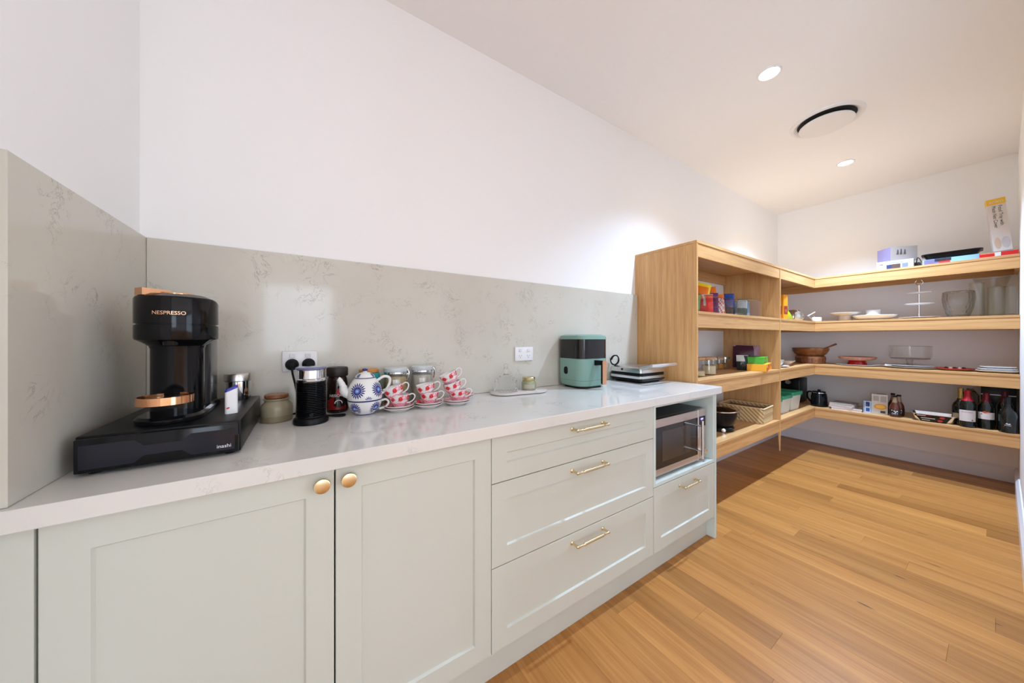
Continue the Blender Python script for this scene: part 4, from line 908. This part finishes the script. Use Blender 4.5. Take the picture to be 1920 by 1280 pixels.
k = thing('tiered_stand', 'three-tier white serving stand with a chrome centre post', 'cake stand', (4.60, 0.402, Z2))
for r_, z in ((0.118, 0.004), (0.086, 0.125), (0.070, 0.225)):
    o = link('plate', G().lathe([(0, z), (r_ * 0.6, z), (r_, z + 0.008), (r_, z + 0.0105), (r_ * 0.6, z + 0.004), (0, z + 0.004)], 40), white_china, k)
link('post', G().lathe([(0, 0.0), (0.006, 0.0), (0.006, 0.30), (0.009, 0.304), (0, 0.306)], 14), chrome, k)
link('ring_handle', G().tube([(0, 0.022 * math.sin(a * PI / 10), 0.325 - 0.022 * math.cos(a * PI / 10)) for a in range(-8, 9)], 0.003, 8), chrome, k)
cut = M('cut_glass', (0.86, 0.83, 0.78), 0.03, trans=0.92, ior=1.25); qn = N(cut)
cb_ = qn.n('ShaderNodeTexVoronoi', Scale=70.0, Randomness=0.0); qn.l(qn.coord(), cb_.inputs['Vector'])
bp_ = qn.n('ShaderNodeBump', Strength=0.9, Distance=0.01); qn.l(cb_.outputs['Distance'], bp_.inputs['Height']); qn.l(bp_.outputs['Normal'], qn.b.inputs['Normal'])
lathed('cut_glass_vase', 'rounded cut-glass bowl vase with a diamond pattern', 'vase', CX, 0.198, Z2, (
    ('bowl', [(0, 0.002), (0.052, 0.002), (0.060, 0.02), (0.078, 0.09), (0.086, 0.16), (0.082, 0.215), (0.074, 0.222), (0.072, 0.220), (0.079, 0.213), (0.083, 0.16), (0.075, 0.09), (0.056, 0.022), (0, 0.012)], cut),), 'glass vases by the right wall')
def vase(x, y, r, h, label, flare=0.0):
    k = thing('glass_vase', label, 'vase', (x, y, Z2), 0, 'glass vases by the right wall')
    link('wall', G().lathe([(0, 0.001), (r - 0.002, 0.001), (r, 0.004), (r, h * 0.62), (r + flare, h), (r + flare - 0.0025, h), (r - 0.003, h * 0.62), (r - 0.003, 0.012), (0, 0.012)], 40), glass('vase_glass', (0.94, 0.94, 0.92)), k)
    link('rim', G().lathe([(r + flare - 0.003, h + 0.0002), (r + flare + 0.0005, h + 0.0002), (r + flare + 0.0005, h + 0.0025), (r + flare - 0.003, h + 0.0025), (r + flare - 0.003, h + 0.0002)], 40), tint_glass, k)
    link('base_disc', G().lathe([(0, 0.0125), (r - 0.0035, 0.0125), (r - 0.0035, 0.0145), (0, 0.0145)], 32), tint_glass, k)
vase(4.56, 0.108, 0.040, 0.270, 'tall straight clear vase next to the cut-glass bowl')
vase(4.55, 0.022, 0.042, 0.225, 'straight clear vase in front of the flared one')
vase(4.53, -0.038, 0.030, 0.222, 'narrow clear vase touching the right wall')
vase(4.76, 0.045, 0.060, 0.325, 'tall flared clear vase at the back near the right wall', 0.028)
# ---- corner and far wall, third shelf
def plate_square(name, label, x, y, z, s, h, mat, rz=0.0, tilt=None, group=None, cat='plate'):
    k = thing(name, label, cat, (x, y, z), rz, group, tilt)
    link('dish', G().loft([rrect(s * 0.55, s * 0.55, 0.012, 0), rrect(s, s, 0.018, h), rrect(s, s, 0.018, h + 0.003), rrect(s * 0.56, s * 0.56, 0.012, 0.005)]), mat, k)
    return k
lathed('side_plate', 'white round plate under the grey bowl in the corner', 'plate', 3.74, 1.165, Z3, (('dish', [(0, 0), (0.06, 0), (0.098, 0.012), (0.098, 0.015), (0.058, 0.005), (0, 0.004)], white_china),))
lathed('stone_bowl', 'pale grey speckled bowl beside the oak divider', 'bowl', 3.71, 1.165, Z3 + 0.006, (('bowl', [(0, 0), (0.034, 0), (0.060, 0.03), (0.068, 0.065), (0.066, 0.066), (0.056, 0.03), (0.03, 0.006), (0, 0.005)], quartz('grey_stoneware', (0.55, 0.54, 0.50))),))
plate_square('square_plate', 'square cream plate set at the corner beside the wooden bowl', 3.98, 1.20, Z3, 0.20, 0.045, cream_china, R(8))
k = thing('wooden_bowl', 'large round acacia salad bowl on a striped wooden base', 'bowl', (4.590, 1.130, Z3), 0)
link('bowl', G().lathe([(0, 0.0855), (0.105, 0.0855), (0.128, 0.105), (0.146, 0.138), (0.150, 0.163), (0.146, 0.165), (0.138, 0.138), (0.118, 0.108), (0, 0.095)], 48), acacia, k)
link('base_block', G().lathe([(0, 0), (0.112, 0), (0.118, 0.006), (0.124, 0.06), (0.119, 0.078), (0.11, 0.085), (0, 0.085)], 48), acacia, k)
for i in range(24):
    if i % 3 == 2: continue
    a = i * PI / 12; link('stave', G().lathe([(0.1186, 0.007), (0.1246, 0.060)], 3, a0=a, a1=a + PI / 12 * (0.55 if i % 3 else 0.85)), acacia_dark, k)
sp = thing('wooden_spoon', 'wooden server handle sticking out of the salad bowl', 'spoon', (4.585, 1.135, Z3 + 0.096))
link('handle', G().tube([(0, -0.03, 0.02), (-0.02, -0.16, 0.086), (-0.03, -0.215, 0.115)], [0.006, 0.008, 0.010], 10), acacia, sp)
link('blade', G().loft([[(x_ * s_, 0.015 + y_ * s_, 0.006 + h_ + 0.2 * (0.03 - y_) * s_ * 0.4) for x_, y_, _ in rrect(0.05, 0.075, 0.024, 0)] for s_, h_ in ((0.9, 0), (1, 0.004))]), acacia, sp)
lathed('oval_platter', 'white platter under the red cake stand', 'platter', 4.60, 0.78, Z3, (('dish', [(0, 0), (0.10, 0), (0.152, 0.010), (0.152, 0.013), (0.10, 0.005), (0, 0.004)], white_china),))
lathed('red_cake_stand', 'wooden-topped cake stand with a glossy red foot', 'cake stand', 4.62, 0.785, Z3 + 0.0055, (
    ('foot', [(0, 0), (0.070, 0), (0.068, 0.010), (0.058, 0.045), (0, 0.045)], solid(168, 22, 18, 0.15)),
    ('plate', [(0, 0.0455), (0.085, 0.0455), (0.125, 0.060), (0.136, 0.078), (0.132, 0.080), (0.118, 0.068), (0, 0.064)], wood('rosy_wood', (0.50, 0.22, 0.13), (0.38, 0.15, 0.085), 0, 0.4))))
k = thing('spreader_knife', 'small silver spreader knife with a white tip on the platter', 'knife', (4.535, 0.66, Z3 + 0.0165), R(80))
link('blade', G().box(-0.07, -0.005, -0.006, 0.006, 0, 0.003, 0.001, 1), steel, k); link('grip', G().box(-0.115, -0.0705, -0.008, 0.008, 0.0, 0.012, 0.003, 2), white_plastic, k)
for z, r_, lab in ((0, 0.162, 'lower white oval platter under the glass trifle bowl'), (0.0165, 0.152, 'upper white oval platter under the glass trifle bowl')):
    lathed('serving_platter', lab, 'platter', 4.60, 0.455, Z3 + z, (('dish', [(0, 0), (r_ * 0.66, 0), (r_ * 0.98, 0.012), (r_, 0.016), (r_ * 0.98, 0.017), (r_ * 0.64, 0.005), (0, 0.004)], white_china), ('rim_line', [(r_ * 0.985, 0.0135), (r_ * 1.003, 0.0158), (r_ * 0.995, 0.0168)], solid(70, 60, 54))), 'stacked oval platters')
lathed('trifle_bowl', 'clear glass footed trifle bowl on white platters', 'bowl', 4.61, 0.455, Z3 + 0.0225, (
    ('bowl', [(0, 0.062), (0.10, 0.066), (0.122, 0.074), (0.1275, 0.085), (0.1275, 0.175), (0.1255, 0.175), (0.1255, 0.086), (0.118, 0.077), (0, 0.068)], glass('trifle_glass', (0.972, 0.970, 0.958))),
    ('rim', [(0.1255, 0.1752), (0.1282, 0.1752), (0.1282, 0.178), (0.1255, 0.178), (0.1255, 0.1752)], tint_glass),
    ('base_ring', [(0.09, 0.060), (0.115, 0.066), (0.119, 0.068), (0.112, 0.0625), (0.09, 0.058)], solid(110, 86, 74)),
    ('stem', [(0, 0.006), (0.020, 0.006), (0.017, 0.03), (0.024, 0.056), (0, 0.058)], tint_glass),
    ('foot', [(0, 0), (0.052, 0), (0.052, 0.003), (0.02, 0.0055), (0, 0.0055)], tint_glass)))
k = lathed('red_plate', 'round red plate with small black and white trinkets', 'plate', 4.585, 0.213, Z3, (
    ('dish', [(0, 0), (0.062, 0), (0.082, 0.006), (0.106, 0.018), (0.106, 0.021), (0.08, 0.011), (0.06, 0.006), (0, 0.005)], solid(196, 56, 44, 0.25)),
    ('underside', [(0.0625, -0.0002), (0.083, 0.0055), (0.098, 0.0125)], solid(176, 140, 110))))
for i in range(5):
    y_ = 0.213 + (i - 2) * 0.022
    b_ = lathed('trinket_bead', ('leftmost', 'second', 'middle', 'fourth', 'rightmost')[i] + ' bead ornament on the red plate', 'ornament', 4.575 + 0.006 * (i % 2), y_, Z3 + 0.0055, (('bead', [(0, 0), (0.006, 0.002), (0.0095, 0.009), (0.0095, 0.016), (0.006, 0.024), (0, 0.026)], (solid(60, 20, 18, 0.2) if i % 2 == 0 else white_china)),), 'beads on the red plate')
for i, (z, lab) in enumerate(((0, 'lowest'), (0.017, 'second'), (0.034, 'topmost'))):
    plate_square('square_plate', lab + ' white square plate of the stack by the right wall', 4.575 + 0.004 * i, 0.022, Z3 + z, (0.185, 0.172, 0.160)[i], 0.018 if i == 0 else 0.014, white_china, R(3 * i), None, 'white square plates')
# ---- corner and far wall, lowest shelf
lidg = solid(46, 160, 120, 0.35)
def tub(x, y, w_, d_, h_, rz, label):
    k = thing('storage_tub', label, 'container', (x, y, Z4), rz, 'green-lidded storage tubs')
    link('body', G().loft([rrect(w_ * 0.86, d_ * 0.86, 0.015, 0), rrect(w_, d_, 0.018, h_)]), M('frosted_tub', S(206, 208, 200), 0.35), k)
    link('lid', G().loft([rrect(w_ + 0.012, d_ + 0.012, 0.02, h_ - 0.022), rrect(w_ + 0.016, d_ + 0.016, 0.02, h_ + 0.001), rrect(w_ + 0.010, d_ + 0.010, 0.02, h_ + 0.010), rrect(w_ - 0.02, d_ - 0.02, 0.02, h_ + 0.006)]), lidg, k)
tub(3.62, 1.235, 0.17, 0.26, 0.150, R(3), 'green-lidded tub nearest the oak divider')
tub(3.865, 1.235, 0.20, 0.25, 0.160, R(-2), 'middle green-lidded tub on the lowest shelf')
tub(4.125, 1.235, 0.22, 0.25, 0.170, R(-3), 'green-lidded tub nearest the black kettle')
k = thing('coffee_grinder', 'tall dark appliance with a steel knob at the back of the corner', 'appliance', (4.66, 1.33, Z4))
link('body', G().box(-0.12, 0.12, -0.13, 0.13, 0, 0.27, 0.012, 2), black_satin, k)
link('knob', G().lathe([(0, 0), (0.022, 0), (0.024, 0.004), (0.022, 0.03), (0, 0.031)], 28, fn=lambda p: (-0.1205 - p[2], -0.03 + p[0], 0.225 + p[1])), steel, k)
k = lathed('black_kettle', 'glossy black kettle on the lowest shelf at the corner', 'kettle', 4.53, 1.045, Z4, (
    ('body', [(0, 0), (0.062, 0), (0.066, 0.006), (0.066, 0.02), (0.063, 0.10), (0.056, 0.145), (0, 0.145)], black_gloss),
    ('lid', [(0, 0.1455), (0.055, 0.1455), (0.05, 0.158), (0.012, 0.164), (0.012, 0.176), (0, 0.178)], black_gloss),
    ('steel_band', [(0.0545, 0.141), (0.0572, 0.141), (0.0565, 0.146), (0.0545, 0.146)], chrome)))
link('handle', G().tube(smooth_path([(0.02, 0.055, 0.14), (0.03, 0.095, 0.135), (0.03, 0.10, 0.08), (0.02, 0.064, 0.03)], 6), 0.008, 8), black_satin, k)
link('spout', G().loft([[(-0.05 + a, -0.03 + b, c) for a, b, c in ((0, -0.012, 0.10), (0.012, 0.0, 0.10), (0.008, 0.0, 0.14), (-0.004, -0.014, 0.14))], [(-0.068 + a, -0.048 + b, c) for a, b, c in ((0, -0.004, 0.128), (0.004, 0.0, 0.128), (0.004, 0.0, 0.142), (0, -0.004, 0.142))]]), black_gloss, k)
cov = (solid(206, 188, 176, 0.6), solid(190, 172, 160, 0.6), solid(214, 206, 198, 0.6), solid(150, 140, 132, 0.6))
for i, (z, w_, d_, h_, rz, dx) in enumerate(((0, 0.25, 0.21, 0.020, 8, 0.01), (0.0205, 0.22, 0.165, 0.017, -4, -0.0), (0.038, 0.215, 0.165, 0.014, -2, 0.0), (0.0525, 0.21, 0.16, 0.010, -5, 0.004))):
    k = thing('notebook', ('bottom brown-edged book of the pile beside the black kettle', 'second book up in the pile beside the black kettle', 'third book up in the pile beside the black kettle', 'topmost thin book of the pile beside the black kettle')[i], 'book', (4.565 + dx, 0.868 - (0.02 if i == 0 else 0), Z4 + z), R(rz), 'pile of books on the lowest shelf')
    link('pages', G().box(-w_/2 + 0.002, w_/2 - 0.003, -d_/2 + 0.002, d_/2 - 0.002, 0.002, h_ - 0.002), M('page_edges', S(222, 206, 196), 0.8), k, 0)
    g = G(); g.box(-w_/2, w_/2, -d_/2, d_/2, 0, 0.0018); g.box(-w_/2, w_/2, -d_/2, d_/2, h_ - 0.0018, h_); g.box(w_/2 - 0.002, w_/2, -d_/2, d_/2, 0.0018, h_ - 0.0018)
    link('cover', g, cov[i], k, 0)
carton(4.545, 0.702, Z4, 0.055, 0.055, 0.110, R(90), solid(200, 214, 226), 'small blue and white patterned carton beside the pie box', rot=(0, 0, R(-84)), prints=(('blue_print', 'f', 0.3, 0.75, 0.12, 0.42, solid(40, 84, 160)), ('blue_print', 'f', 0.28, 0.75, 0.55, 0.95, solid(28, 50, 120)), ('white_print', 'f', 0.38, 0.62, 0.62, 0.78, white_p), ('blue_edge', 'f', 0.04, 0.16, 0.05, 0.95, solid(120, 160, 200)), ('blue_edge', 'f', 0.84, 0.96, 0.05, 0.95, solid(120, 160, 200))))
k = carton(4.565, 0.628, Z4, 0.100, 0.075, 0.185, 0, solid(206, 200, 194), 'tall grey-white carton with golden pie picture', rot=(0, 0, R(-84)), prints=(('barcode', 'f', 0.55, 0.85, 0.06, 0.18, solid(70, 60, 56)), ('copy_block', 'f', 0.10, 0.45, 0.66, 0.92, solid(170, 160, 152)), ('copy_block', 'f', 0.55, 0.92, 0.62, 0.92, solid(176, 166, 158)), ('top_print', 't', 0.3, 0.9, 0.2, 0.8, solid(60, 60, 62))))
g = G(); f_ = lambda p: (p[0], -0.0383, 0.070 + p[1]); g.poly([(0.040 * math.cos(i * PI / 14) + 0.004, 0.026 * math.sin(i * PI / 14)) for i in range(28)], f_); link('pie_print', g, solid(224, 156, 40), k, 0)
g = G(); f_ = lambda p: (p[0], -0.0388, 0.070 + p[1]); g.poly([(0.030 * math.cos(i * PI / 14) + 0.004, 0.017 * math.sin(i * PI / 14)) for i in range(28)], f_); link('filling_print', g, solid(244, 190, 84), k, 0)
def drink(x, y, label):
    rz = face(x, y)
    k = thing('drink_bottle', label, 'bottle', (x, y, Z4), rz, 'amber mixer bottles')
    pf = [(0, 0), (0.030, 0), (0.033, 0.004), (0.034, 0.075), (0.030, 0.100), (0.017, 0.130), (0.0125, 0.165), (0.0125, 0.180), (0, 0.180)]
    link('glass_body', G().lathe(pf, 32), M('amber_drink', (0.10, 0.022, 0.010), 0.06, coat=0.6), k)
    link('neck_glass', G().lathe([(0.0178, 0.130), (0.0131, 0.165), (0.0131, 0.178)], 28), M('pale_neck', (0.30, 0.20, 0.13), 0.08), k)
    link('cap', G().lathe([(0, 0.1805), (0.0145, 0.1805), (0.0145, 0.191), (0.012, 0.193), (0, 0.193)], 20), black_satin, k)
    link('label', G().lathe([(0.0347, 0.018), (0.0347, 0.068)], 20, a0=R(-80), a1=R(80)), solid(22, 22, 32, 0.5), k)
    rf = lambda z: 0.0347
    link('lettering', G().text('DRY', 0.020, wrap(rf, 0, 0.032, 0.0008)), wp, k)
    g = G(); g.poly([(-0.022, 0.058), (-0.002, 0.05), (0.004, 0.040), (0.012, 0.052), (0.02, 0.047), (0.016, 0.060), (0.004, 0.064), (-0.006, 0.060), (-0.020, 0.066)], wrap(rf, 0, 0, 0.0008)); link('emblem', g, wp, k, 0)
drink(4.495, 0.528, 'front amber bottle with a black label reading dry')
drink(4.585, 0.515, 'amber bottle with black label standing just behind the front one')
drink(4.665, 0.560, 'rearmost amber bottle beside the pie carton')
# foil tray pack
k = thing('foil_trays', 'stack of foil baking trays with a black and red sleeve', 'foil tray', (4.545, 0.318, Z4), R(-84))
w_, d_, h_ = 0.235, 0.17, 0.062
foil = M('crinkled_foil', (0.78, 0.78, 0.78), 0.22, 1.0, bump=0.8, bscale=90)
link('tray', G().loft([rrect(w_ * 0.80, d_ * 0.78, 0.02, 0.0), rrect(w_, d_, 0.024, h_), rrect(w_ + 0.018, d_ + 0.018, 0.03, h_ + 0.001), rrect(w_ + 0.018, d_ + 0.018, 0.03, h_ + 0.004), rrect(w_ - 0.006, d_ - 0.006, 0.024, h_ + 0.003), rrect(w_ * 0.78, d_ * 0.76, 0.02, 0.006)]), foil, k)
def sl(p): # sleeve face follows the sloping front of the tray
    z = p[1]; y0 = -(d_ * 0.78 + (d_ - d_ * 0.78) * z / h_) / 2
    return (p[0], y0 - 0.0022, z)
s1 = link('sleeve', G().poly([(-0.070, 0.001), (0.060, 0.001), (0.088, h_ - 0.004), (-0.106, h_ - 0.004)], sl), solid(14, 12, 14, 0.3), k, 0)
link('sleeve_band', G().poly([(-0.104, h_ - 0.018), (-0.02, h_ - 0.018), (-0.02, h_ - 0.005), (-0.104, h_ - 0.005)], lambda p: (sl(p)[0], sl(p)[1] - 0.0005, p[1])), solid(84, 14, 26), s1, 0)
for cx, cz in ((0.040, 0.044), (0.030, 0.016)): link('dish_print', G().poly([(cx + 0.014 * math.cos(i * PI / 8), cz + 0.009 * math.sin(i * PI / 8)) for i in range(16)], lambda p: (sl(p)[0], sl(p)[1] - 0.0005, p[1])), solid(200, 60, 70), s1, 0)
for a, b, z in ((-0.092, -0.045, 0.050), (-0.070, 0.004, 0.030), (-0.066, -0.022, 0.013)): link('text_line', G().box(a, b, -0.0003, 0.0003, -0.0025, 0.0025, fn=lambda p, z=z: (p[0], sl((0, z + p[2]))[1] - 0.0008 + p[1], z + p[2])), wp, s1, 0)
# wine
def wine(x, y, h, r, glass_m, caps, cap_m, label, lab=None, shoulder=0.62, group='wine bottles by the right wall'):
    rz = face(x, y)
    k = thing('wine_bottle', label, 'bottle', (x, y, Z4), rz, group)
    pf = [(0, 0), (r - 0.003, 0), (r, 0.004), (r, h * shoulder), (r * 0.86, h * (shoulder + 0.08)), (r * 0.48, h * (shoulder + 0.17)), (0.0145, h * (shoulder + 0.24)), (0.0138, h - 0.005), (0.0155, h - 0.004), (0.0155, h), (0, h)]
    link('glass_body', G().lathe(pf, 40), glass_m, k)
    rf = prof_r(pf); zs = [caps + (h - 0.002 - caps) * i / 6 for i in range(7)]
    link('capsule', G().lathe([(rf(z) + 0.0008, z) for z in zs] + [(0.0163, h + 0.0008), (0, h + 0.001)], 32), cap_m, k)
    if lab:
        z0, z1, half, m = lab
        link('label', G().lathe([(r + 0.0005, z0), (r + 0.0005, z1)], 20, a0=R(-half), a1=R(half)), m, k)
    return k, (lambda z: r + 0.0005)
dk = M('dark_wine_glass', (0.006, 0.008, 0.006), 0.06, coat=0.5)
lab_w = solid(214, 204, 198, 0.6)
k, rf = wine(4.56, 0.185, 0.298, 0.044, dk, 0.215, M('gold_foil', (0.55, 0.38, 0.12), 0.25, 0.9), 'sparkling wine bottle with gold foil neck behind the red-capped bottle', (0.05, 0.095, 60, solid(190, 160, 120)), 0.5)
k, rf = wine(4.478, 0.150, 0.292, 0.041, dk, 0.212, solid(160, 14, 28, 0.3), 'wine bottle with red cap and large square white label', (0.050, 0.138, 66, lab_w))
link('lettering', G().text('Pinot Noir', 0.013, wrap(rf, 0, 0.122, 0.0006)), solid(170, 60, 60), k)
for z in (0.108, 0.10): link('text_line', G().poly([(-0.028, z), (0.028, z), (0.028, z + 0.0025), (-0.028, z + 0.0025)], wrap(rf, 0, 0, 0.0006)), solid(160, 140, 134), k, 0)
link('seal_print', G().poly([(0.024 + 0.005 * math.cos(i), 0.060 + 0.005 * math.sin(i)) for i in range(6)], wrap(rf, 0, 0, 0.0006)), solid(80, 70, 70), k, 0)
k, rf = wine(4.515, 0.066, 0.280, 0.040, dk, 0.215, solid(112, 12, 30, 0.3), 'wine bottle with wine-red cap and white label with an orange seal', (0.078, 0.132, 66, lab_w))
link('seal_print', G().poly([(0.017 * math.cos(i * PI / 10), 0.134 + 0.009 * math.sin(i * PI / 10)) for i in range(20)], wrap(rf, 0, 0, 0.0008)), solid(196, 80, 26), k, 0)
link('crest_print', G().poly([(-0.022 + 0.005 * math.cos(i), 0.118 + 0.005 * math.sin(i)) for i in range(6)], wrap(rf, 0, 0, 0.0006)), solid(110, 100, 110), k, 0)
for z in (0.105, 0.094): link('text_line', G().poly([(-0.026, z), (0.004, z), (0.004, z + 0.002), (-0.026, z + 0.002)], wrap(rf, 0, 0, 0.0006)), solid(160, 140, 134), k, 0)
k, rf = wine(4.56, -0.014, 0.300, 0.038, dk, 0.225, solid(84, 14, 34, 0.3), 'dark wine bottle with maroon cap at the back against the right wall', (0.10, 0.165, 30, solid(150, 156, 160)))
k, rf = wine(4.468, -0.026, 0.268, 0.040, dk, 0.215, M('black_capsule', (0.01, 0.01, 0.012), 0.2), 'black wine bottle with small white print in front by the right wall', None, 0.5)
link('lettering', G().text('WINES', 0.010, wrap(rf, 0, 0.058, 0.0006)), wp, k)
link('emblem', G().poly([(-0.010, 0.068), (-0.004, 0.076), (0.002, 0.070), (0.010, 0.074), (0.012, 0.068), (0.004, 0.065)], wrap(rf, 0, 0, 0.0006)), wp, k, 0)
link('red_line', G().poly([(-0.018, 0.043), (0.018, 0.043), (0.018, 0.047), (-0.018, 0.047)], wrap(rf, 0, 0, 0.0006)), solid(150, 60, 40), k, 0)
k = lathed('glass_decanter', 'clear stoppered glass bottle behind the wine bottles', 'decanter', 4.72, 0.145, Z4, (
    ('body', [(0, 0.001), (0.042, 0.001), (0.045, 0.005), (0.045, 0.235), (0.030, 0.26), (0.018, 0.275), (0.018, 0.29), (0, 0.29)], M('grey_glass', S(150, 146, 138), 0.05, trans=0.7)),
    ('brass_band', [(0.0182, 0.262), (0.030, 0.2605), (0.0305, 0.2625), (0.0185, 0.277)], M('gold_lid'))))
k = thing('speaker_box', 'dark upright box with a silver trim line behind the wine bottles', 'appliance', (4.80, 0.02, Z4))
link('body', G().box(-0.05, 0.05, -0.085, 0.075, 0, 0.33, 0.006, 2), M('slate_case', (0.035, 0.045, 0.05), 0.3), k)
link('trim_line', G().box(-0.0515, -0.0505, -0.085, 0.075, 0.246, 0.252), steel, k, 0)
# ---- top shelf
carton(4.575, 0.535, Z1, 0.215, 0.19, 0.078, 0, solid(206, 204, 200), 'flat white printed appliance box under the lilac box', rot=(0, 0, R(-86)), prints=(('photo_print', 'f', 0.28, 0.42, 0.10, 0.58, solid(52, 56, 96)), ('photo_print', 'f', 0.42, 0.66, 0.10, 0.60, solid(86, 66, 60)), ('blue_print', 'f', 0.70, 0.86, 0.12, 0.60, solid(120, 130, 200)), ('text_line', 'f', 0.08, 0.18, 0.62, 0.70, solid(40, 40, 44)), ('grey_band', 'f', 0.34, 0.72, 0.68, 0.80, solid(150, 156, 146)), ('lid_line', 'f', 0.0, 1.0, 0.84, 0.86, solid(150, 148, 144))))
lil = solid(128, 118, 150, 0.6)
k = carton(4.60, 0.530, Z1 + 0.0785, 0.185, 0.150, 0.128, 0, lil, 'lilac and grey gift box stacked on the flat white box', rot=(0, 0, R(-50)), prints=(('grey_face', 'f', 0.0, 1.0, 0.0, 1.0, solid(166, 156, 150)),))
for i, x in enumerate((-0.045, -0.022, 0.004)):
    link('lamp_print', G().poly([(x - 0.008, 0.055), (x + 0.011, 0.055), (x + 0.008, 0.096 + 0.006 * (i == 1)), (x, 0.104 + 0.006 * (i == 1)), (x - 0.003, 0.08)], lambda p: (p[0], -0.0762, p[1])), solid(92, 84, 80), k, 0)
k = thing('foil_roll_box', 'dark open tray with a cable beside the white appliance box', 'tray', (4.60, 0.405, Z1))
link('tray', G().box(-0.07, 0.07, -0.014, 0.016, 0, 0.045, 0.003, 1), solid(44, 40, 38, 0.4), k)
link('cable', G().tube(smooth_path([(-0.02, 0.01, 0.04), (-0.04, 0.0, 0.09), (-0.06, -0.02, 0.05), (-0.075, -0.0165, 0.006)], 6), 0.003, 6), black_matt, k)
carton(4.565, 0.235, Z1, 0.275, 0.17, 0.046, 0, solid(150, 200, 226), 'flat pale blue box with berry print under the black baking tray', rot=(0, 0, R(-88)), prints=(('purple_print', 'f', 0.02, 0.30, 0.1, 0.95, solid(120, 112, 150)), ('dark_print', 'f', 0.22, 0.52, 0.45, 0.98, solid(60, 54, 56)), ('berry_print', 'f', 0.30, 0.50, 0.05, 0.55, solid(214, 60, 70)), ('white_line', 'f', 0.0, 1.0, 0.0, 0.07, white_p)))
k = thing('baking_tray', 'black non-stick baking tray lying on the pale blue box', 'baking tray', (4.57, 0.232, Z1 + 0.0465), R(-88))
link('tray', G().loft([rrect(0.24, 0.14, 0.03, 0.0), rrect(0.285, 0.185, 0.04, 0.040), rrect(0.305, 0.205, 0.045, 0.041), rrect(0.305, 0.205, 0.045, 0.047), rrect(0.278, 0.178, 0.04, 0.046), rrect(0.236, 0.136, 0.03, 0.005)]), black_satin, k)
redb = solid(206, 32, 26)
carton(4.53, 0.012, Z1, 0.165, 0.16, 0.036, 0, redb, 'flat red and white box under the tall food tray box', rot=(0, 0, R(-90)), prints=(('white_print', 'f', 0.40, 0.56, 0.05, 0.95, white_p), ('gold_print', 'f', 0.02, 0.4, 0.80, 0.98, solid(214, 150, 110)), ('white_edge', 'f', 0.0, 1.0, 0.0, 0.12, white_p), ('top_print', 't', 0.05, 0.95, 0.05, 0.95, white_p)))
k = thing('food_tray_box', 'tall narrow white box with yellow end, leaning by the right wall', 'box', (4.565, -0.005, Z1 + 0.0375), 0, None, (R(0), 0, R(-82)))
k.rotation_euler = (Matrix.Rotation(R(-82), 3, 'Z') @ Matrix.Rotation(R(-4.5), 3, 'Y') @ Matrix.Rotation(R(-1), 3, 'X')).to_euler()
w_, d_, h_ = 0.083, 0.055, 0.432
link('box', G().box(-w_/2, w_/2, -d_/2, d_/2, 0.004, h_, 0.001, 1), solid(216, 208, 202, 0.5), k, 0)
link('yellow_end', G().box(-w_/2 - 0.0006, w_/2 + 0.0006, -d_/2 - 0.0006, d_/2 + 0.0006, h_ - 0.046, h_ + 0.0006), solid(236, 186, 40), k, 0)
link('grey_end', G().box(-w_/2 - 0.0006, w_/2 + 0.0006, -d_/2 - 0.0006, d_/2 + 0.0006, 0.0035, 0.018), solid(150, 150, 148), k, 0)
link('lettering', G().text('anko', 0.034, plane((0, -d_/2 - 0.0012, h_ - 0.023), (1, 0, 0), (0, 0, 1))), white_p, k, 0)
link('lettering', G().text('Food Tray with', 0.0255, plane((0.013, -d_/2 - 0.001, h_ - 0.056), (0, 0, -1), (1, 0, 0)), 'LEFT'), black_ink, k, 0)
link('lettering', G().text('Mesh Net Cover', 0.0255, plane((-0.014, -d_/2 - 0.001, h_ - 0.056), (0, 0, -1), (1, 0, 0)), 'LEFT'), black_ink, k, 0)
for cx, rx, m in ((-0.018, 0.014, solid(206, 180, 156)), (0.018, 0.019, solid(198, 190, 192))):
    link('dish_print', G().poly([(cx + rx * math.cos(i * PI / 12), -d_/2 - 0.001, 0.080 + 0.045 * math.sin(i * PI / 12)) for i in range(24)]), m, k, 0)
